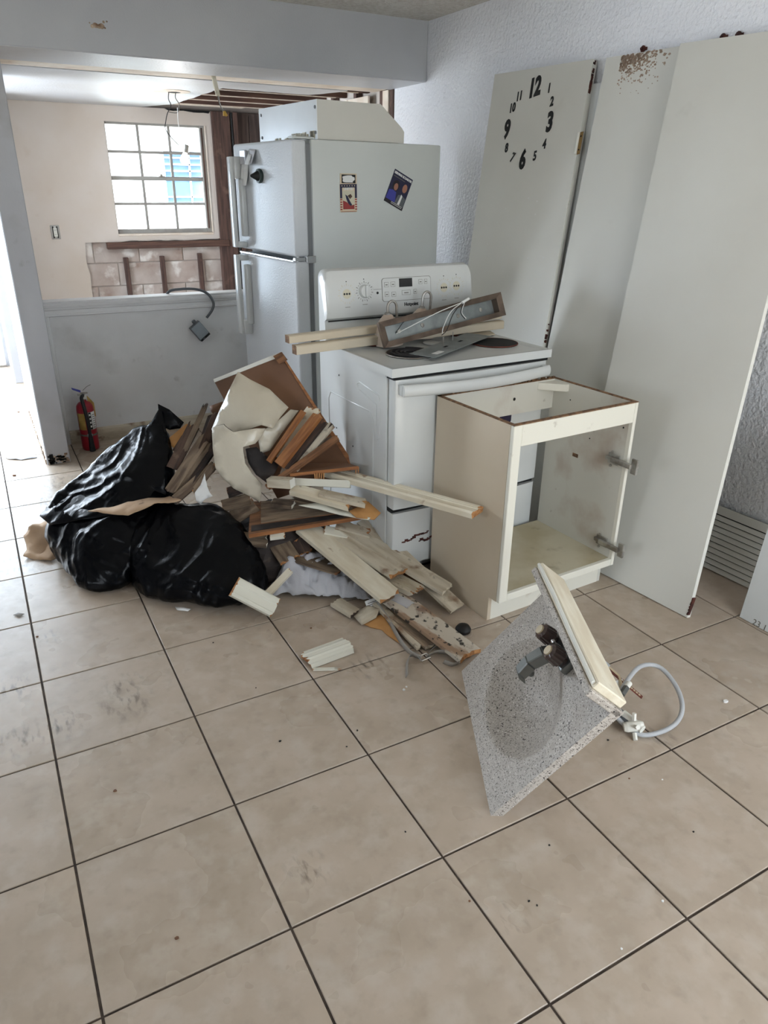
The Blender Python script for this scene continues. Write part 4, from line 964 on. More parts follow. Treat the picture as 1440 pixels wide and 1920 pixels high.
mdb, mdm, mdi = lean('stained_board', 'tall cream board with brown stain at its top corner leaning on the wall', (2.228, .33, .0), (2.262, -.28, .0), (2.757, -.05, 2.058), (2.722, .57, 2.064), .018, 'board', 'rust', group=G)
stn = MB(); tl_ = mdi @ Vector((2.722, .57, 2.064)); tr_ = mdi @ Vector((2.757, -.05, 2.058)); bl_ = mdi @ Vector((2.228, .33, 0)); dn = (bl_ - tl_).normalized(); rt = (tr_ - tl_).normalized()
for k in range(520):
    a_ = .09 + abs(rnd.gauss(.07, .07)); b_ = abs(rnd.gauss(0, .05)) + .002
    if a_ > .36: continue
    p = tl_ + rt * a_ + dn * b_; s_ = rnd.uniform(.0015, .0048) * (1.25 - b_ * 4)
    if s_ < .0006: continue
    stn.prism([(p.x + s_ * 1.3 * math.cos(j * 1.047 + k), p.y + s_ * math.sin(j * 1.047 + k)) for j in range(6)], fl, 0, .0008)
stn.build('rust_stain', 'stain', mdb)['kind'] = 'stuff'
lean('narrow_white_board', 'narrow bluish white board showing between the clock board and stained board', (2.272, .62, .0), (2.300, .02, .0), (2.762, .27, 1.972), (2.738, .88, 1.975), .01, 'board_white', 'board_white', group=G)
bgb, bgm, bgi = lean('wide_front_board', 'wide plain white board leaning in front of all others at right', (2.198, -.12, .004), (2.255, -.735, .004), (2.742, -.47, 2.05), (2.695, .135, 2.06), .022, 'board', 'edge_white', group=G)
lr = bgi @ Vector((2.255, -.735, .004))
c_ = MB()
for k in range(12): c_.box(lr.x - .004 - rnd.random() * .004, lr.x - .001, lr.y + .01 + k * .006, lr.y + .017 + k * .006, -.016, .0006)
c_.build('chipped_corner', 'rust', bgb)
rb, rm, ri = lean('low_white_board', 'smooth white board with pencilled 23 at the right edge of the floor', (2.447, -.825, .003), (2.449, -1.45, .003), (2.58, -1.40, .75), (2.585, -.79, .75), .018, 'board_white', 'edge_white', group=G)
p = ri @ atp(1420, 1170, rm.translation, rm.to_3x3() @ Vector((0, 0, 1)))
text('pencil_mark', '23 1', .034, 'print_grey', rb, Matrix.Translation((p.x + .01, p.y, .0006)), ext=.0003)
# louvred grille standing at the wall foot
A = Vector((2.668, -.38, 0)); B = Vector((2.700, -1.05, 0)); U = Vector((.088, 0, .262))
lv = tag(empty('louvred_panel', mw=frame(A, B - A, U.cross(B - A) * -1)), 'white panel of horizontal slats leaning low against the right wall', 'panel')
Lz = (B - A).length; Hh = U.length
iv = lv.matrix_world.inverted(); up = (iv.to_3x3() @ U).normalized()
sg = 1 if up.y > 0 else -1
sgz = 1 if (lv.matrix_world.to_3x3() @ Vector((0, 0, 1))).x < 0 else -1
MB().box(0, Lz, min(0, sg * Hh), max(0, sg * Hh), min(0, -sgz * .004), max(0, -sgz * .004)).build('backing', 'dark', lv)
nS = 10
for k in range(nS):
    ya, yb = sg * Hh * (k + .06) / nS * .86, sg * Hh * (k + .90) / nS * .86
    MB().hexa([(0, ya, sgz * .012), (Lz, ya, sgz * .012), (Lz, yb, sgz * .006), (0, yb, sgz * .006), (0, ya, 0), (Lz, ya, 0), (Lz, yb, 0), (0, yb, 0)]).build('slat', 'board', lv)
MB().box(0, Lz, *sorted((sg * Hh * .87, sg * Hh)), *sorted((0, sgz * .012))).build('top_rail', 'board', lv)

# ================================================================== WALL-SIDE THINGS
ou = tag(empty('wall_outlet', (.758, YB, 1.137)), 'bare duplex outlet without cover plate on the beige kitchen wall', 'outlet')
MB().box(-.036, .036, -.004, 0, -.056, .056).build('box_rim', 'win_frame', ou, bevel=.002)
MB().box(-.022, .022, -.005, -.003, -.047, .047).build('box_recess', 'dark', ou)
MB().box(-.015, .015, -.010, -.004, -.036, .036).build('receptacle', 'pvc', ou, bevel=.003)
MB().box(-.010, .010, -.007, -.004, -.050, .050).build('yoke', 'steel', ou)
for z in (-.018, .018):
    for x in (-.005, .005): MB().box(x - .001, x + .001, -.0106, -.0098, z - .004, z + .004).build('slot', 'dark', ou)

pb = tag(empty('range_receptacle', (1.29, 2.545, .655)), 'grey metal receptacle box dangling from a thick cable on the half wall', 'outlet box')
RB = Matrix.Rotation(R(-37), 4, 'Y')
def rb_(mb, n, mt, **k):
    o = mb.build(n, mt, pb, **k); o.matrix_local = RB; return o
rb_(MB().box(-.040, .040, -.055, -.018, -.055, .055), 'box_shell', 'plastic_grey', bevel=.003)
rb_(MB().box(-.036, .038, -.060, -.054, -.042, .052), 'cover_plate', 'steel_cover', bevel=.002)
rb_(MB().box(-.036, .038, -.059, -.05, -.056, -.044), 'open_end', 'dark')
rb_(MB().box(-.020, -.002, -.0605, -.058, -.053, -.047), 'terminal_block', 'plastic_grey')
rb_(MB().tube([(.012, -.036, .052), (.012, -.036, .076)], .013, 10), 'cable_clamp', 'plastic_grey')
cpts = [(1.345, 2.510, .735), (1.385, 2.505, .785), (1.395, 2.50, .830), (1.365, 2.505, .885), (1.30, 2.52, .915), (1.21, 2.57, .915), (1.14, 2.62, .893), (1.12, 2.66, .80)]
MB().tube([Vector(p) - Vector((1.29, 2.545, .655)) for p in smooth_path(cpts)], .0085, 10).build('cable', 'plastic_grey', pb, smooth=True)

fe = tag(empty('fire_extinguisher', (.510, 2.405, 0)), 'red fire extinguisher standing on the floor by the half wall', 'fire extinguisher')
MB().lathe([(.046, 0), (.050, .006), (.051, .03), (.051, .255), (.047, .28), (.034, .298), (.018, .306), (.014, .318)], 28).build('cylinder', 'red', fe, smooth=True)
def lab_arc(a0, a1, z0, z1, r=.0518, n=10): return MB().grid(lambda u, v: (r * math.cos(a0 + (a1 - a0) * u), r * math.sin(a0 + (a1 - a0) * u), z0 + (z1 - z0) * v), n, 1)
lab_arc(R(200), R(255), .135, .24).build('yellow_label', 'yellow_label', fe, smooth=True, solid=.0006)
wl = lab_arc(R(278), R(335), .135, .245).build('white_label', 'paper', fe, smooth=True, solid=.0006)
for k in range(7): lab_arc(R(303), R(328), .146 + k * .013, .150 + k * .013, .0524, 5).build('label_line', 'print_grey', wl)
lab_arc(R(279), R(297), .136, .244, .0524, 4).build('black_band', 'ink', wl)
for k in range(4): lab_arc(R(283), R(293), .150 + k * .024, .162 + k * .024, .0528, 3).build('pictogram', 'paper', wl)
MB().lathe([(.0525, .095), (.0525, .105)], 28).build('strap_band', 'print_grey', fe, smooth=True)
MB().box(-.014, .014, -.058, -.048, .088, .112).build('hose_clip', 'clear', fe, bevel=.002)
MB().lathe([(.016, .316), (.016, .345), (.011, .350)], 14).box(-.03, .012, -.01, .01, .345, .357).build('valve', 'steel', fe, bevel=.002)
MB().hexa([(-.055, -.009, .385), (-.01, -.009, .362), (-.01, .009, .362), (-.055, .009, .385), (-.058, -.009, .396), (-.008, -.009, .374), (-.008, .009, .374), (-.058, .009, .396)]).build('lever', 'blue', fe, bevel=.002)
MB().box(-.012, .03, -.009, .009, .352, .360).build('carry_handle', 'steel', fe, bevel=.002)
MB().lathe([(.012, 0), (.012, .008)], 14, (.006, -.014, .335), (0, -1, 0)).build('gauge', 'pvc', fe)
MB().tube([(.004, 0, .372), (.03, .004, .392), (.055, .006, .402)], .0014, 6).build('pull_pin_wire', 'black', fe)
MB().tube(smooth_path([(0, -.012, .345), (-.014, -.040, .335), (-.010, -.058, .29), (-.002, -.061, .20), (.0, -.061, .11)]), .0105, 10).build('hose', 'black', fe, smooth=True)
MB().lathe([(.010, .11), (.013, .095), (.017, .03), (.018, .005), (.014, .003)], 14, (0, -.064, 0)).build('nozzle', 'ink', fe, smooth=True)
MB().grid(lambda u, v: (.022 + .035 * u, .0 + .004 * math.sin(u * 5), .25 + .09 * v - .05 * u), 5, 6).build('hang_tag', 'yellow_label', fe, solid=.0008)

pdl = tag(empty('hanging_bulb', (1.545, 3.65, ZK)), 'bare lit bulb hanging on wires from the kitchen ceiling', 'lamp')
MB().lathe([(.13, 0), (.128, -.004), (.05, -.005), (.0, -.005)], 32).build('ceiling_patch', 'cream_strip', pdl, smooth=True)
MB().lathe([(.045, -.0052), (.04, -.006)], 20, (.02, .01, 0)).build('box_opening', 'dark', pdl)
MB().tube(smooth_path([(-.02, 0, 0), (-.03, -.01, -.05), (-.015, .0, -.09), (-.045, 0, -.14), (-.06, .01, -.19), (-.065, .02, -.24), (-.02, .03, -.30), (.03, .05, -.34)]), .003, 6).build('black_wire', 'ink', pdl)
MB().tube(smooth_path([(.03, 0, 0), (.02, -.01, -.04), (.045, 0, -.08), (.03, .01, -.13), (-.03, .01, -.13)]), .003, 6).build('grey_wire', 'print_grey', pdl)
MB().tube(smooth_path([(.03, .0, -.10), (.032, .02, -.20), (.05, .03, -.28), (.075, .04, -.335)]), .0024, 6).build('white_wire', 'paper', pdl)
bx = Vector((.082, .042, -.335))
bt = Matrix.Translation(bx) @ Matrix.Rotation(R(14), 4, 'Y')
o = MB().lathe([(.012, 0), (.02, -.004), (.02, -.05), (.016, -.056)], 16).build('socket', 'steel', pdl, smooth=True); o.matrix_local = bt
o = MB().lathe([(.014, -.054), (.018, -.07), (.028, -.09), (.030, -.106), (.024, -.124), (.010, -.134), (.002, -.135)], 20).build('bulb', 'bulb', pdl, smooth=True); o.matrix_local = bt
pl2 = bpy.data.lights.new('bulb_light', 'POINT'); pl2.energy = 3; pl2.color = (1, .97, .95); pl2.shadow_soft_size = .03
po = bpy.data.objects.new('bulb_light', pl2); COL.objects.link(po); po.location = pdl.location + bx + Vector((-.035, -.0, -.15))

cdt = tag(empty('conduit_stub', (1.567, 2.70, ZK)), 'short white conduit with yellow wire connector hanging below the soffit', 'conduit')
MB().prism([(-.013, -.008), (.013, -.008), (.013, .008), (-.013, .008)], lambda u, v, t: (u + .02 * -t / .1, v, t), -.105, .0).build('conduit', 'trim', cdt, bevel=.003)
MB().tube(smooth_path([(.02, 0, -.10), (.022, 0, -.13), (.034, 0, -.165), (.05, 0, -.19)]), .003, 6).build('grey_wire', 'print_grey', cdt)
MB().tube(smooth_path([(.024, .003, -.10), (.028, 0, -.14), (.04, 0, -.17), (.054, 0, -.19)]), .0022, 6).build('white_wire', 'paper', cdt)
for a_ in (-.5, .5): MB().tube([(.052, 0, -.185), (.052 + .02 * math.sin(a_ + .4), 0, -.185 - .026)], .008, 8).build('wire_nut', 'gold', cdt)

# small hooks left on the right wall
for i, (px, py, lab) in enumerate(((1207, 92, 'small rusty hanger above the stained board on the right wall'), (1357, 70, 'small dark screw stub above the wide front board, leftward one'), (1386, 66, 'small dark screw stub above the wide front board, rightward one'))):
    p = atp(px, py, (XR, 0, 0), (1, 0, 0))
    o = MB().lathe([(.012, 0), (.014, .006), (.006, .012), (.005, .018)], 10).box(-.006, .006, -.02, .0, 0, .004).build('wall_hanger', 'rust', mw=Matrix.Translation(p) @ Matrix.Rotation(R(-90), 4, 'Y'))
    tag(o, lab, 'hanger')

# ================================================================== DEBRIS PILE
PILE = 'broken boards in the debris pile'
def plank(name, label, a, b, w, t, mats=('trim', 'raw'), up=(0, 0, 1), jag=(.0, .02), prof='flat', roll=0.0, cat='plank', group=PILE, nx=6, warp=0.0, seed=None):
    a, b = Vector(a), Vector(b); L_ = (b - a).length; mw = frame(a, b - a, up) @ Matrix.Rotation(roll, 4, 'X')
    r = random.Random(seed if seed is not None else hash(label) % 9999 if False else sum(ord(ch) for ch in label))
    if prof == 'flat':
        pr = [(w * (i / nx - .5), t / 2) for i in range(nx + 1)] + [(w * (.5 - i / nx), -t / 2) for i in range(nx + 1)]
    elif prof == 'casing':
        top = [(-.5, .25), (-.42, .5), (-.34, .5), (-.30, .36), (.05, .30), (.10, .42), (.18, .42), (.22, .5), (.40, .5), (.47, .3), (.5, 0)]
        pr = [(w * y, t * z) for y, z in top] + [(w * .5, -t / 2), (0, -t / 2), (-w * .5, -t / 2)]
    elif prof == 'crown':
        top = [(-.5 + i / 12, .5 * math.cos((i / 12 - .5) * 2.2) - .1 + (.07 if i % 4 == 0 else 0)) for i in range(13)]
        pr = [(w * y, t * z * 1.6) for y, z in top] + [(w * .5, -t / 2), (w * .2, -t * .2), (-w * .2, -t * .2), (-w * .5, -t / 2)]
    else:
        top = []
        for i in range(9): top += [(-.5 + i / 9 + .012, .5), (-.5 + (i + 1) / 9 - .014, .5), (-.5 + (i + 1) / 9 - .001, .2)]
        pr = [(w * y, t * z) for y, z in top] + [(w * .5, -t / 2), (-w * .5, -t / 2)]
    k = len(pr); nseg = 6; mb = MB(); vs = []
    j0 = [r.uniform(0, jag[0]) for _ in range(k)]; j1 = [r.uniform(0, jag[1]) for _ in range(k)]
    if prof == 'flat':
        for i in range(nx + 1):
            j0[2 * nx + 1 - i] = j0[i] * r.uniform(.4, 1.1); j1[2 * nx + 1 - i] = j1[i] * r.uniform(.4, 1.1)
    for s_ in range(nseg + 1):
        u = s_ / nseg
        for i, (y, z) in enumerate(pr):
            x = L_ * u
            if s_ == 0: x += j0[i]
            if s_ == nseg: x -= j1[i]
            vs.append((x, y, z + warp * math.sin(math.pi * u)))
    mb.add(vs, [(s_ * k + i, s_ * k + (i + 1) % k, (s_ + 1) * k + (i + 1) % k, (s_ + 1) * k + i) for s_ in range(nseg) for i in range(k)], 0)
    mb.add(vs, [tuple(range(k)), tuple(nseg * k + i for i in range(k))], 1)
    o = mb.build(name, list(mats), mw=mw)
    return tag(o, label, cat, group)
def sheet(name, label, pts, mt, thick=.004, sub=3, cat='sheet', amp=0.0, fs=6.0, group=None, smooth=True, bend=None):
    P = [Vector(p) for p in pts]; c = sum(P, Vector()) / len(P)
    bm = bmesh.new(); vv = [bm.verts.new(p - c) for p in P]; es = [bm.edges.new((vv[i], vv[(i + 1) % len(vv)])) for i in range(len(vv))]
    bmesh.ops.triangle_fill(bm, edges=es, use_beauty=True)
    for _ in range(sub): bmesh.ops.subdivide_edges(bm, edges=[e_ for e_ in bm.edges if e_.calc_length() > .02], cuts=1, use_grid_fill=False)
    bmesh.ops.triangulate(bm, faces=[f for f in bm.faces if len(f.verts) > 4])
    bmesh.ops.smooth_vert(bm, verts=[v for v in bm.verts if not v.is_boundary], factor=.5, use_axis_x=True, use_axis_y=True, use_axis_z=True)
    bm.normal_update()
    if sum((f.normal * f.calc_area() for f in bm.faces), Vector()).dot(CAM_LOC - c) < 0: bmesh.ops.reverse_faces(bm, faces=bm.faces[:]); bm.normal_update()
    for v in bm.verts:
        if amp: v.co += v.normal * amp * (noise.noise((v.co + c) * fs) + .5 * noise.noise((v.co + c) * fs * 2.3))
    me = bpy.data.meshes.new(name); bm.to_mesh(me); bm.free()
    for x in (mt if isinstance(mt, (list, tuple)) else [mt]): me.materials.append(M[x])
    for p in me.polygons: p.use_smooth = smooth
    o = bpy.data.objects.new(name, me); COL.objects.link(o); o.location = c
    md = o.modifiers.new('thickness', 'SOLIDIFY'); md.thickness = thick; md.offset = 0
    if isinstance(mt, (list, tuple)) and len(mt) > 1: md.material_offset = 1; md.material_offset_rim = 1
    return tag(o, label, cat, group)
def loft(rings, n=96, m=60, amp=.02, fs=5.0, seed=0.0, ridge=.6):
    # rings: (centre, rx, ry, rot, power); smooth interpolation upward, crumpled with ridged noise
    K = len(rings)
    def cr1(vals, t):
        i = min(int(t), K - 2); f = t - i; a, b, c, d = vals[max(i - 1, 0)], vals[i], vals[i + 1], vals[min(i + 2, K - 1)]
        return .5 * (2 * b + (c - a) * f + (2 * a - 5 * b + 4 * c - d) * f * f + (3 * b - a - 3 * c + d) * f ** 3)
    cs = [Vector(r[0]) for r in rings]; rx = [r[1] for r in rings]; ry = [r[2] for r in rings]
    def fn(u, v):
        t = v * (K - 1); c = cr1(cs, t); a = 2 * math.pi * u; x, y = max(cr1(rx, t), .002), max(cr1(ry, t), .002)
        d = Vector((math.cos(a), math.sin(a), 0)); p = c + Vector((d.x * x, d.y * y, 0))
        qv = Vector((p.x + seed, p.y, p.z * .8)) * fs
        cr = 1 - abs(noise.noise(qv)) * 2; cr2 = 1 - abs(noise.noise(qv * 2.1 + Vector((3, 1, 2)))) * 2; cr3 = 1 - abs(noise.noise(qv * 4.3 + Vector((7, 5, 2)))) * 2
        k = min(1, v * 8) * (1 if v < .96 else .3)
        p += d * amp * k * (noise.noise(qv * .5) * .9 + ridge * (cr * .55 + cr2 * .35 + cr3 * .2))
        p.z += amp * .5 * k * (cr2 - .5)
        p.z = max(p.z, .003)
        return p
    mb = MB(); vs = [fn(i / n, j / m) for j in range(m + 1) for i in range(n)]
    mb.add(vs, [(j * n + i, j * n + (i + 1) % n, (j + 1) * n + (i + 1) % n, (j + 1) * n + i) for j in range(m) for i in range(n)] + [tuple(range(n - 1, -1, -1)), tuple(m * n + i for i in range(n))])
    return mb

# ---- black bags
ba = tag(empty('garbage_bag', (.36, .80, 0)), 'tall open black garbage bag slumped at the left of the pile', 'garbage bag', 'black garbage bags')
def sub_(mb, o):
    mb.v = [(x - o[0], y - o[1], z - o[2]) for x, y, z in mb.v]; return mb
def hull_bag(pts, org, seed, amp=.016, fine=.007, it=2):
    bm = bmesh.new()
    for p in pts: bm.verts.new(Vector(p))
    r_ = bmesh.ops.convex_hull(bm, input=bm.verts[:]); bmesh.ops.delete(bm, geom=[v for v in bm.verts if not v.link_faces], context='VERTS')
    for k in range(6):
        lg = [e_ for e_ in bm.edges if e_.calc_length() > (.012 if k > 2 else .03)]
        if not lg: break
        bmesh.ops.subdivide_edges(bm, edges=lg, cuts=1); bmesh.ops.triangulate(bm, faces=bm.faces[:])
        if k < it: bmesh.ops.smooth_vert(bm, verts=bm.verts[:], factor=.45, use_axis_x=True, use_axis_y=True, use_axis_z=True)
    bm.normal_update(); new = []
    for v in bm.verts:
        p = v.co; qv = Vector((p.x + seed, p.y - seed, p.z)); w_ = Vector((noise.noise(qv * 3), noise.noise(qv * 3 + Vector((5, 1, 2))), 0)) * .25
        a = 1 - 2.2 * abs(noise.noise((qv + w_) * Vector((5, 5, 2.6)) if False else Vector(((qv.x + w_.x) * 5, (qv.y + w_.y) * 5, qv.z * 3))))
        b = 1 - 2.2 * abs(noise.noise(Vector(((qv.x - qv.z * .5 + w_.x) * 12, (qv.y + w_.y) * 12, qv.z * 5))))
        c = 1 - 2.2 * abs(noise.noise(Vector(((qv.x + qv.y * .6) * 26, (qv.y - qv.z * .7) * 9, qv.z * 22))))
        k = min(1, max(0, p.z) * 18 + .25)
        new.append(p + v.normal * k * (amp * (noise.noise(qv * 4) * 1.2 + a * .7) + fine * (b * .9 + c * .5)))
    for v, p in zip(bm.verts, new): v.co = p; v.co.z = max(p.z, .003)
    mb = MB(); bm.verts.index_update()
    mb.add([v.co - Vector(org) for v in bm.verts], [[v.index for v in f.verts] for f in bm.faces]); bm.free()
    return mb
hull_bag([q(297, 757, .43), q(310, 763, .44), q(300, 775, .40), q(322, 850, .28), q(330, 935, .10), q(240, 957, .03), q(160, 962, .09), q(72, 970, .22), q(85, 955, .27), q(150, 885, .34), q(230, 812, .40),
          atz(98, 1040, .02), atz(90, 1000, .12), atz(130, 1095, .03), atz(170, 1112, 0), atz(150, 1085, 0), atz(205, 1112, .02), atz(250, 1100, .0), atz(245, 1060, .12), (.18, .98, 0), (.40, 1.08, 0), (.62, 1.02, 0), (.66, .8, 0), (.5, 1.08, .25), (.2, .98, .12)], (.36, .80, 0), 2.0).build('bag_body', 'bag', ba, smooth=True, angle=180)
def bpart(pts, name, amp=.006, th=.002):
    o = sheet(name, 'x', pts, 'bag', th, sub=3, amp=amp, fs=14); del o['label']; del o['category']
    mwo = o.location.copy(); o.parent = ba; o.location = mwo - Vector((.36, .80, 0)); return o
bpart([q(296, 757, .43), q(318, 768, .42), q(345, 792, .42), q(338, 803, .40), q(318, 806, .38), q(304, 800, .38), q(298, 785, .40)], 'bag_flap')
bpart([q(300, 762, .40), q(310, 800, .36), q(322, 850, .30), q(318, 900, .24), q(332, 938, .16), q(300, 945, .12), q(262, 935, .14), q(252, 900, .20), q(270, 840, .30), q(285, 790, .38)], 'bag_mouth')
bpart([q(75, 968, .22), q(110, 930, .28), q(150, 915, .26), q(250, 905, .18), q(330, 935, .06), q(240, 962, .0), q(150, 975, .06), q(95, 985, .14)], 'bag_fold')
bb = tag(empty('garbage_bag', (.60, .37, 0)), 'low bulging black garbage bag at the front of the pile', 'garbage bag', 'black garbage bags')
hull_bag([atz(236, 1085, 0), atz(252, 1118, 0), atz(300, 1132, 0), atz(350, 1140, 0), atz(420, 1143, 0), atz(478, 1138, 0), atz(503, 1100, .02), atz(232, 1050, .10), atz(262, 1100, .06), atz(340, 1105, .10), atz(430, 1115, .10), atz(498, 1080, .10),
          atz(238, 990, .22), atz(262, 958, .27), atz(335, 942, .31), atz(400, 948, .31), atz(445, 985, .26), atz(492, 1040, .17), (.80, .52, .28), (.45, .70, .27), (.48, .70, 0), (.88, .42, 0), (.70, .62, 0)], (.60, .37, 0), 9.0).build('bag_body', 'bag', bb, smooth=True, angle=180)
o = sheet('bag_pull', 'x', [q(360, 1110, -.17), q(385, 1072, -.16), q(445, 1055, -.14), q(440, 1075, -.15), q(372, 1118, -.18)], 'bag', .002, amp=.008, fs=30); del o['label']; del o['category']
mwo = o.location.copy(); o.parent = bb; o.location = mwo - Vector((.60, .37, 0))

# ---- paper sack and cream liner by the bags
sheet('kraft_paper_sack', 'crumpled brown kraft paper sack poking out left of the black bags', [atz(100, 968, .11), atz(62, 985, .09), atz(44, 1005, .05), atz(50, 1030, .02), atz(45, 1045, .006), atz(95, 1052, .006), atz(118, 1040, .015), atz(135, 1010, .06)], 'kraft', .006, amp=.02, fs=16, cat='paper sack')
sheet('cream_liner', 'cream torn liner draped over the lip between the two bags', [q(165, 959, .02), q(240, 942, .05), q(318, 930, .07), q(340, 938, .02), q(290, 946, -.05), q(240, 966, -.06)], 'kraft', .003, amp=.008, fs=18, cat='liner')

# ---- big back sheets
def hexa_obj(name, label, c4, t, mats, cat='board', group=None, back=None):
    c4 = [Vector(p) for p in c4]; c = sum(c4, Vector()) / 4; n = (c4[1] - c4[0]).cross(c4[3] - c4[0]).normalized()
    if n.dot(CAM_LOC - c) < 0: n = -n
    mw = frame(c, c4[1] - c4[0], n); iv = mw.inverted(); P = [iv @ p for p in c4]; Q_ = [iv @ (p - n * t) for p in c4]
    mb = MB(); mb.add(P + Q_, [(0, 1, 2, 3), (7, 6, 5, 4)], 0); mb.add(P + Q_, [(0, 4, 5, 1), (1, 5, 6, 2), (2, 6, 7, 3), (3, 7, 4, 0)], 1)
    return tag(mb.build(name, list(mats), mw=mw, weld=True), label, cat, group)
bs = tag(empty('hardboard_sheet', q(520, 800, .30)), 'large brown hardboard cabinet panel standing at the back of the pile', 'panel')
o = hexa_obj('sheet', 'x', [q(400, 712, .44), q(524, 664, .40), q(668, 884, .17), q(520, 935, .20)], .006, ('mdf', 'mdf'))
o2 = hexa_obj('white_edge', 'x', [q(400, 711, .43), q(526, 660, .395), q(532, 666, .39), q(402, 717, .425)], .016, ('edge_white', 'edge_white'))
o3 = hexa_obj('corner_cleat', 'x', [q(512, 668, .36), q(527, 660, .36), q(538, 675, .35), q(524, 683, .35)], .02, ('rawdark', 'rawdark'))
o4 = hexa_obj('right_edge', 'x', [q(530, 672, .385), q(534, 672, .385), q(673, 883, .165), q(665, 886, .165)], .012, ('orange', 'orange'))
for x in (o, o2, o3, o4):
    del x['label']; del x['category']; mwx = x.matrix_world.copy(); x.parent = bs; x.matrix_local = Matrix.Translation(bs.location).inverted() @ mwx
sheet('torn_vinyl_sheet', 'tall torn cream vinyl sheet standing in front of the hardboard panel', [q(446, 697, .27), q(470, 712, .27), q(505, 730, .26), q(541, 764, .24), q(526, 782, .21), q(511, 803, .16), q(490, 797, .16), q(465, 805, .15), q(440, 815, .16), q(402, 818, .18), q(397, 805, .20), q(412, 770, .24), q(430, 730, .26)], 'vinyl', .003, amp=.006, fs=9, cat='vinyl sheet', group='torn vinyl')
sheet('torn_vinyl_flap', 'glossy folded cream vinyl flap with ragged lower tip at pile centre', [q(398, 800, .10), q(420, 795, .05), q(438, 810, .06), q(480, 803, .09), q(498, 803, .11), q(490, 820, .09), q(478, 832, .07), q(456, 838, .05), q(460, 868, .05), q(472, 888, .06), q(492, 908, .08), q(487, 942, .08), q(468, 930, .07), q(438, 915, .06), q(420, 900, .05), q(404, 878, .06), q(399, 840, .07)], ('vinyl', 'charred'), .003, amp=.009, fs=12, cat='vinyl sheet', group='torn vinyl')
sheet('curled_linoleum', 'dark curled underside of linoleum below the torn vinyl', [q(462, 842, .09), q(480, 838, .13), q(500, 855, .13), q(522, 872, .11), q(515, 888, .09), q(500, 905, .08), q(480, 890, .09), q(466, 868, .09)], 'charred', .006, amp=.012, fs=18, cat='linoleum')
sheet('vinyl_scrap', 'curved grey vinyl scrap between torn sheet and fanned planks', [q(492, 808, .16), q(520, 790, .20), q(545, 768, .24), q(560, 770, .23), q(530, 810, .19), q(505, 845, .15), q(488, 850, .13), q(484, 828, .13)], 'vinyl', .003, amp=.008, fs=12, cat='vinyl sheet', group='torn vinyl')

# ---- fanned planks, upper right of the pile
def qq(l): return q(*l)
for lab, a, b, w_, t_, ms, jg, rl in (
    ('thin orange plywood strip, leftmost of the fanned planks', (504, 866, .08), (570, 770, .17), .026, .010, ('orange', 'orange'), (.0, .006), -.6),
    ('white-faced plank behind the thick orange plank', (520, 858, .11), (592, 762, .21), .060, .012, ('trim', 'raw'), (.0, .03), -.3),
    ('thick orange split plank, tallest of the fanned planks', (524, 872, .05), (600, 776, .14), .040, .030, ('orange', 'raw'), (.0, .035), -.3),
    ('brown plank edge right under the thick orange plank', (537, 880, .05), (612, 786, .13), .026, .020, ('rotten', 'rawdark'), (.0, .03), -.3),
    ('grey dirty plank with split tip pointing at the stove', (552, 880, .05), (624, 794, .13), .034, .010, ('trimdirty', 'rotten'), (.0, .05), -.2),
    ('long brown framed board with orange edge slanting up right', (500, 915, .02), (634, 820, .07), .024, .020, ('rawdark', 'orange'), (.02, .006), -.2),
): plank('fanned_plank', lab, qq(a), qq(b), w_, t_, ms, up=(-.3, -.6, .75), jag=jg, roll=rl * .5)
hexa_obj('drawer_side_board', 'greyish brown drawer side board behind the slanted framed board', [q(530, 870, .14), q(560, 835, .20), q(632, 816, .13), q(520, 905, .06)], .008, ('rottenpale', 'rawdark'), 'plank', PILE)
hexa_obj('plywood_shelf', 'horizontal brown plywood shelf with splintered orange front edge', [q(543, 888, .02), q(672, 874, -.02), q(650, 868, .14), q(552, 868, .17)], .014, ('mdf', 'orange'), 'plank', PILE)
for k, (x, hgt) in enumerate(((592, 20), (598, 14), (603, 18), (608, 16), (668, 13), (673, 11))):
    pass
spl = tag(empty('hanging_splinters', q(598, 892, .005)), 'hanging wood splinters under the plywood shelf', 'splinters')
for k, (x, hgt) in enumerate(((590, 18), (594, 26), (599, 16), (603, 22), (607, 18), (667, 16), (672, 14))):
    a = q(x, 887 if x < 640 else 876, .0); b = q(x + rnd.uniform(-2, 2), 887 + hgt if x < 640 else 876 + hgt, .0)
    o = MB().tube([a - spl.location, a.lerp(b, .5) - spl.location, b - spl.location], [.0035, .003, .0006], 5).build('splinter', 'raw', spl)
# ---- white bars and mid-height boards
plank('white_bar', 'narrow white painted bar sticking out right beneath the shelf', q(545, 903, .03), q(657, 908, -.05), .030, .016, ('trimwhite', 'trimwhite'), jag=(0, 0), up=(-.2, -.5, .8), roll=.5)
plank('white_block_end', 'short white square block end left of the white bar', q(505, 903, .02), q(549, 906, -.03), .042, .036, ('trimdirty', 'edge_white'), jag=(0, .004))
plank('wall_trim', 'long cream trim jutting right across stove and cabinet with raw orange end', atz(618, 884, .43), atz(902, 962, .455), .072, .026, ('trim', 'raw'), jag=(0, .025), up=(.1, -.35, .9), prof='casing')
plank('lath_board', 'pale lath with bare orange split end above the grooved panel', q(548, 917, .0), q(660, 948, -.11), .055, .022, ('trim', 'raw'), jag=(0, .035), up=(-.1, -.3, .9))
plank('lath_board', 'lighter broken batten tip beside the pale lath', q(600, 925, -.05), q(690, 945, -.12), .045, .018, ('trimdirty', 'cardboard'), jag=(0, .03), up=(0, -.2, 1))
sheet('cardboard_flap', 'flat tan cardboard flap at the right end of the grooved panel', [q(655, 958, -.13), q(690, 940, -.08), q(714, 962, -.13), q(702, 974, -.16), q(668, 970, -.16)], 'cardboard', .004, amp=.004, cat='cardboard')
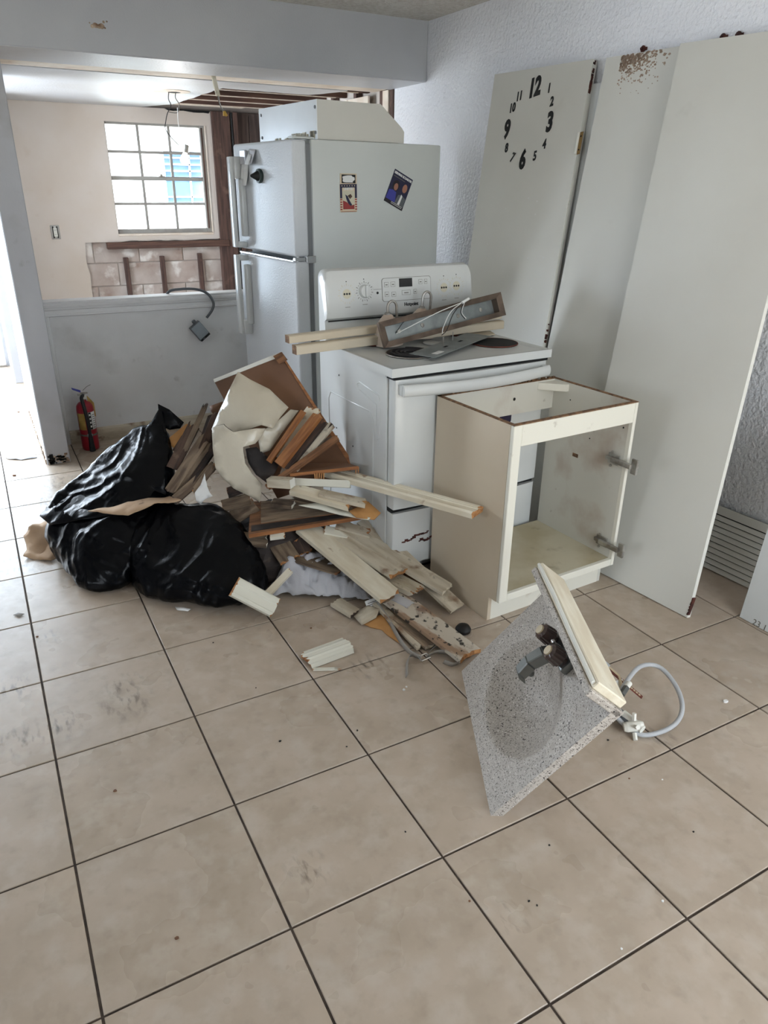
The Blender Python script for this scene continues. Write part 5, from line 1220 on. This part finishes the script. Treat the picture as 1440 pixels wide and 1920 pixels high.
sheet('paper_strip', 'thin white curled strip over the grooved panel', [q(560, 948, -.04), q(600, 944, -.04), q(650, 958, -.1), q(694, 970, -.16), q(690, 974, -.165), q(640, 965, -.12), q(590, 955, -.07)], 'trimwhite', .004, amp=.006, cat='paper strip')
# ---- cabinet door panel in the middle
cdp = tag(empty('cabinet_door', q(570, 975, -.06)), 'reddish wood cabinet door lying flat with orange front edge', 'cabinet door')
def addp(c4, t, mats, nm):
    o = hexa_obj(nm, 'x', c4, t, mats); del o['label']; del o['category']
    mwx = o.matrix_world.copy(); o.parent = cdp; o.matrix_local = Matrix.Translation(cdp.location).inverted() @ mwx
PF = [atz(466, 1002, .255), atz(690, 966, .275), atz(660, 935, .30), atz(470, 940, .29)]
addp(PF, .018, ('rawdark', 'orange'), 'door_slab')
def inset(t0, t1, u0, u1, z):
    f = lambda u, v: (PF[0] * (1 - u) + PF[1] * u) * (1 - v) + (PF[3] * (1 - u) + PF[2] * u) * v + Vector((0, 0, z))
    return [f(u0, t0), f(u1, t0), f(u1, t1), f(u0, t1)]
addp(inset(.24, .95, .10, .92, .006), .006, ('rottenpale', 'rawdark'), 'door_field')
addp(inset(.06, .22, .02, .98, .004), .004, ('charred', 'charred'), 'dark_rail')
plank('wood_block', 'small rough wood offcut lying on the reddish cabinet door', atz(508, 942, .315), atz(552, 946, .315), .055, .016, ('rottenpale', 'trimwhite'), jag=(.01, .006), up=(0, -.1, 1))
plank('grey_slat', 'grey weathered slat lying across the cabinet door', atz(545, 935, .325), atz(645, 955, .30), .035, .010, ('rottenpale', 'trimwhite'), jag=(.02, .05), up=(0, 0, 1))
plank('brown_batten', 'brown batten beneath the torn vinyl tip', q(415, 950, .04), q(470, 935, .06), .06, .014, ('rottenpale', 'rawdark'), jag=(.01, .01), up=(-.1, -.4, .9))
plank('brown_batten', 'lower brown batten overhanging the front black bag', q(430, 975, -.01), q(480, 945, .04), .07, .016, ('rottenpale', 'rawdark'), jag=(.0, .01), up=(-.1, -.3, .9))
plank('brown_batten', 'thin brown batten against the lower edge of the vinyl flap', q(425, 925, .08), q(470, 910, .10), .05, .014, ('rotten', 'rawdark'), jag=(.01, .01), up=(0, -.4, .9))
sheet('orange_board_tip', 'orange hardboard corner behind the torn vinyl at left', [q(393, 762, .34), q(418, 753, .34), q(414, 790, .30), q(396, 772, .32)], 'mdf', .006, cat='panel')

# ---- rotten boards leaning out of the left bag
for i, (lab, a, b, w_, t_, ms, rl) in enumerate((
    ('dark rotten board with torn point, leftmost by the bag mouth', (322, 880, .18), (368, 790, .26), .05, .012, ('rotten', 'rotten'), .2),
    ('long splintered sliver rising highest from the bag mouth', (345, 850, .20), (389, 752, .28), .022, .006, ('rottenpale', 'rotten'), .1),
    ('long grey rotten board slanting out of the bag mouth', (318, 925, .10), (392, 812, .22), .055, .016, ('rottenpale', 'rotten'), -.2),
    ('grey split lath beside the long rotten board', (330, 935, .08), (400, 830, .20), .035, .014, ('rottenpale', 'rotten'), .3),
    ('dark splintered lath under the torn vinyl edge', (345, 925, .07), (402, 840, .18), .03, .012, ('rotten', 'rotten'), -.3),
    ('black rotten stub near the vinyl edge', (372, 860, .22), (402, 775, .28), .04, .02, ('charred', 'rotten'), .1),
    ('brown cracked board behind the vinyl edge', (380, 850, .18), (412, 772, .26), .05, .014, ('rotten', 'rotten'), .5),
    ('low brown lath lying along the bag lip', (325, 940, .04), (405, 870, .14), .04, .012, ('rottenpale', 'rotten'), 0),
    ('short dark stick behind the bag mouth', (330, 850, .24), (352, 815, .27), .04, .01, ('rotten', 'rotten'), 0),
    ('pale splintered lath nearest the vinyl flap', (362, 925, .06), (408, 862, .12), .028, .012, ('rottenpale', 'raw'), 0),
)): plank('rotten_board', lab, qq(a), qq(b), w_, t_, ms, up=(-.4, -.6, .6), jag=(.02, .05), roll=rl)
sheet('crumpled_paper', 'crumpled grey paper tuck among the rotten boards', [q(365, 925, .04), q(378, 905, .06), q(384, 888, .08), q(388, 912, .05), q(398, 930, .03), q(385, 936, .03), q(376, 945, .02), q(368, 940, .02)], 'paper', .002, amp=.014, fs=40, cat='paper')
plank('floor_lath', 'tan lath showing behind the bag mouth near the half wall', q(320, 835, .32), q(362, 800, .36), .06, .012, ('cardboard', 'raw'), up=(-.2, -.5, .7), jag=(.01, .02))

# ---- pieces below the cabinet door
for lab, a, b, w_, t_, ms, jg, rl in (
    ('short trim block with brown back under the cabinet door, left', (512, 1002, .20), (545, 1052, .14), .085, .014, ('rottenpale', 'raw'), (.0, .012), .2),
    ('curved brown bark-edged block below the cabinet door', (560, 1010, .20), (575, 1040, .15), .06, .02, ('rotten', 'raw'), (.01, .02), .6),
    ('small dirty board corner against the black bag', (455, 1010, .22), (505, 1015, .20), .06, .012, ('rottenpale', 'trimwhite'), (.01, .02), .3),
    ('small white trim chip beneath the orange door edge', (505, 1006, .23), (535, 1002, .235), .035, .014, ('trimwhite', 'raw'), (.005, .01), 0),
    ('white layered trim end right of centre under the door', (607, 995, .225), (655, 1005, .20), .045, .022, ('trimwhite', 'raw'), (.01, .01), 0),
    ('split brown lath end beside the white trim end', (630, 985, .235), (695, 1002, .20), .05, .020, ('trimdirty', 'orange'), (.0, .03), 0),
): plank('short_board', lab, atz(*a), atz(*b), w_, t_, ms, up=(-.1, -.25, .95), jag=jg, roll=rl)
plank('thin_stick', 'slim pale stick leaning from cloth to floor moulding', atz(546, 1068, .12), atz(494, 1122, .055), .028, .012, ('trim', 'raw'), jag=(.01, .02), up=(0, -.3, 1))

# ---- long trim boards fanning to the lower right
for lab, a, b, w_, t_, ms, jg, pf in (
    ('widest cream trim board, front of the fan, paint cracked', (572, 988, .235), (735, 1122, .095), .105, .016, ('trim', 'raw'), (.01, .02), 'flat'),
    ('cream trim board with orange broken tip beside the widest board', (632, 1000, .205), (752, 1078, .130), .095, .016, ('trimdirty', 'raw'), (.01, .035), 'flat'),
    ('long cream trim board reaching toward the cabinet foot', (640, 985, .225), (842, 1108, .075), .085, .014, ('trimdirty', 'trim'), (.01, .015), 'flat'),
    ('rear long trim board along the stove drawer', (680, 975, .225), (858, 1142, .02), .080, .014, ('trimdirty', 'trimdirty'), (.01, .006), 'flat'),
    ('narrow brown batten between the fanned trim boards', (690, 1030, .13), (795, 1098, .075), .055, .020, ('rawdark', 'raw'), (.01, .01), 'flat'),
    ('grooved fluted siding piece ending in broken teeth', (668, 1050, .125), (788, 1112, .080), .085, .018, ('trimdirty', 'raw'), (.01, .03), 'fluted'),
    ('mould-blackened trim board reaching the sink', (722, 1108, .072), (884, 1232, .022), .105, .016, ('mouldy', 'raw'), (.01, .02), 'flat'),
    ('grey narrow trim under the mouldy board', (722, 1142, .035), (812, 1212, .016), .060, .014, ('rottenpale', 'trimdirty'), (.01, .01), 'casing'),
    ('thin grey strip at the left of the narrow trim', (705, 1130, .045), (790, 1216, .012), .035, .010, ('trimdirty', 'trimdirty'), (.01, .03), 'flat'),
    ('clear grey plastic channel tip under the fluted siding', (712, 1108, .075), (770, 1138, .06), .045, .018, ('clear', 'clear'), (.0, .006), 'flat'),
    ('short dirty board lying on floor under the cloth', (628, 1128, .025), (668, 1152, .018), .055, .016, ('trimdirty', 'rotten'), (.01, .01), 'flat'),
): plank('trim_board', lab, atz(*a), atz(*b), w_, t_, ms, jag=jg, prof=pf)
# mid-brown support boards buried under the fan
plank('hardboard_scrap', 'brown hardboard scrap half hidden above the white cloth', atz(560, 1035, .14), atz(650, 1062, .12), .16, .008, ('rottenpale', 'rawdark'), jag=(.02, .02))
# ---- dark backing pieces so the heap is solid: two crumpled dark tarps of debris
hb = sub_(loft([((.98, .42, .003), .20, .16), ((.98, .42, .05), .24, .2), ((1.0, .42, .15), .22, .19), ((1.02, .44, .22), .16, .15), ((1.04, .46, .27), .03, .03)], n=48, m=24, amp=.03, fs=6, seed=5), (.98, .42, 0)).build('debris_core', 'charred')
hb.location = (.98, .42, 0); tag(hb, 'dark crumbled rubble packed inside the debris heap', 'rubble', kind='stuff')

# ---- white cloth
def clf(u, v):
    base = atz(500 + 190 * u, 1050 + 72 * v - 26 * u * (1 - v) + 8 * u, 0)
    e_ = min(u, 1 - u, v * 1.2, (1 - v) * 1.0 + .04); h_ = .13 * min(1, e_ * 4.2) * (1 - .45 * u) * (1 - .45 * v)
    f_ = noise.noise(Vector((u * 5.2, v * 4.2, .3))) ; f2 = 1 - abs(noise.noise(Vector((u * 6 + v * 3, v * 6, 4)))) * 2; f3 = 1 - abs(noise.noise(Vector((u * 13 + 2, v * 8 - u * 7, 9)))) * 2
    base.z = max(.004, h_ + .05 * f_ * min(1, e_ * 5) + .05 * f2 * min(1, e_ * 5) + .03 * f3 * min(1, e_ * 6))
    base.x += .02 * f2; return base - Vector((.98, .12, 0))
clo = MB().grid(clf, 64, 40).build('white_cloth', 'cloth', smooth=True, solid=.003, angle=180); clo.location = (.98, .12, 0)
tag(clo, 'crumpled white cotton cloth squeezed under the trim boards', 'cloth')
tg = tag(empty('care_tag', mw=frame(atz(700, 1136, .035), atz(712, 1120, .06) - atz(690, 1128, .05), Vector((-.2, -.7, .6)))), 'white printed fabric care tag below the widest trim board', 'tag')
MB().grid(lambda u, v: ((u - .5) * .052, (v - .5) * .055, .004 * math.sin(u * 4)), 6, 6).build('tag_fabric', 'paper', tg, solid=.001)
for k in range(5): MB().box(-.018, .018 - .006 * (k % 2), .014 - k * .008, .0165 - k * .008, .0035, .0052).build('printed_line', 'print_grey', tg)
# ---- cardboard on floor, strap
sheet('cardboard_scrap', 'orange-brown torn cardboard scrap on the floor below the trim boards', [atz(676, 1168, .006), atz(700, 1158, .02), atz(722, 1150, .03), atz(738, 1172, .02), atz(762, 1214, .006), atz(742, 1202, .004), atz(728, 1192, .004), atz(715, 1180, .004), atz(695, 1176, .004)], 'cardboard', .004, amp=.003, cat='cardboard')
sheet('vinyl_offcut', 'pale plastic offcut curling beside the cardboard scrap', [atz(660, 1152, .012), atz(690, 1135, .04), atz(712, 1142, .045), atz(705, 1158, .03), atz(678, 1172, .012)], 'trimdirty', .003, amp=.005, cat='plastic')
sp_o = tag(empty('webbing_strap', atz(795, 1233, 0)), 'grey webbing strap with a metal buckle on the floor by the sink', 'strap')
def strap(px, nm):
    pts = smooth_path([atz(*p) for p in px], 6)
    MB().ribbon([p - sp_o.location for p in pts], .020, lambda t: (.25, -.35, .9)).build(nm, 'strap', sp_o, solid=.0015, smooth=True)
strap([(706, 1130, .05), (730, 1165, .03), (750, 1200, .018), (768, 1222, .012), (788, 1232, .014)], 'strap_end')
strap([(790, 1233, .016), (772, 1228, .014), (764, 1240, .012), (763, 1268, .012)], 'strap_tail')
strap([(800, 1231, .016), (820, 1222, .02), (850, 1226, .022), (864, 1238, .018), (850, 1246, .014), (832, 1240, .012)], 'strap_loop')
strap([(800, 1230, .016), (812, 1216, .018), (832, 1205, .014)], 'strap_return')
bk = MB(); c = atz(795, 1233, .016) - sp_o.location
for dx, dy in (((-.018, 0), (0, .014)), ((.018, 0), (0, .014)), ((0, -.014), (.018, 0)), ((0, .014), (.018, 0))):
    bk.tube([c + Vector((dx[0] - dy[0], dx[1] - dy[1], 0)), c + Vector((dx[0] + dy[0], dx[1] + dy[1], .004))], .003, 6)
bk.build('buckle', 'chrome', sp_o)
o = MB().lathe([(.02, .0), (.028, .006), (.03, .018), (.022, .03), (.01, .034)], 14).build('rubber_stopper', 'ink', smooth=True); o.location = atz(868, 1186, 0)
tag(o, 'small black rubber stopper on the floor behind the mouldy board', 'stopper')

# ---- loose pieces on the floor
plank('loose_moulding', 'clean cream moulding chunk lying alone on the floor', atz(568, 1240, .014), atz(655, 1208, .014), .082, .024, ('trimwhite', 'raw'), prof='crown', jag=(.03, .008), group='loose mouldings', cat='moulding')
plank('loose_moulding', 'cream moulding chunk leaning on the front bag edge', atz(438, 1098, .135), atz(518, 1140, .045), .082, .022, ('trimwhite', 'raw'), prof='casing', jag=(.02, .01), group='loose mouldings', cat='moulding', up=(-.2, -.5, .85))
plank('wood_splinter', 'long pale splinter beneath the lone moulding chunk', atz(585, 1255, .004), atz(642, 1254, .004), .014, .004, ('trimwhite', 'raw'), jag=(.01, .03), group='splinters', cat='splinter')
o = sheet('paper_shred', 'white paper shred on the floor in front of the bag', [atz(328, 1138, .005), atz(345, 1139, .012), atz(358, 1142, .006), atz(352, 1146, .004), atz(332, 1144, .004)], 'paper', .002, amp=.003, cat='paper')
o = sheet('plastic_film', 'clear crumpled plastic film on the hall floor', [atz(5, 852, .004), atz(30, 842, .012), atz(55, 848, .006), atz(70, 858, .004), atz(40, 862, .004), atz(14, 860, .006)], 'clear', .002, amp=.006, fs=30, cat='plastic film')
sheet('dry_leaf', 'dry grey leaf on the floor at the far left edge', [atz(25, 1153, .003), atz(34, 1149, .006), atz(46, 1151, .004), atz(36, 1157, .003)], 'strap', .0015, cat='leaf')
chips = [(1360, 1316, .010, 'paper'), (757, 1294, .006, 'paper'), (762, 1288, .004, 'paper'), (583, 1178, .004, 'rawdark'), (1140, 1388, .004, 'ink'), (525, 1390, .004, 'ink'), (650, 1400, .003, 'ink'), (1242, 1690, .004, 'paper'), (1165, 1779, .003, 'paper'), (1242, 1462, .003, 'paper'),
         (670, 1370, .004, 'ink'), (216, 1483, .005, 'rawdark'), (332, 1760, .005, 'rawdark'), (1007, 1698, .003, 'ink'), (992, 1690, .003, 'ink'), (1030, 1585, .003, 'ink'), (480, 1290, .003, 'ink'), (70, 1194, .005, 'rawdark'), (27, 892, .010, 'rawdark'), (35, 773, .010, 'rawdark'), (1180, 1460, .003, 'rawdark'), (760, 1560, .003, 'ink'), (880, 1690, .003, 'rawdark'), (400, 1205, .003, 'ink'), (1300, 1560, .003, 'ink')]
for px, py, s_, mt in chips:
    p = atz(px, py, 0); a0 = rnd.random() * 6
    o = MB().prism([(s_ * rnd.uniform(.6, 1.2) * math.cos(a0 + i * 1.05), s_ * rnd.uniform(.5, 1) * math.sin(a0 + i * 1.05)) for i in range(6)], fl, 0, s_ * .6).build('debris_chip', mt)
    o.location = p; tag(o, {'paper': 'tiny white plaster crumb lying on the floor tiles', 'ink': 'tiny black speck of grit lying on the floor tiles', 'rawdark': 'tiny brown wood crumb lying on the floor tiles'}[mt], 'debris', {'paper': 'white crumbs on the floor', 'ink': 'black specks on the floor', 'rawdark': 'brown crumbs on the floor'}[mt])
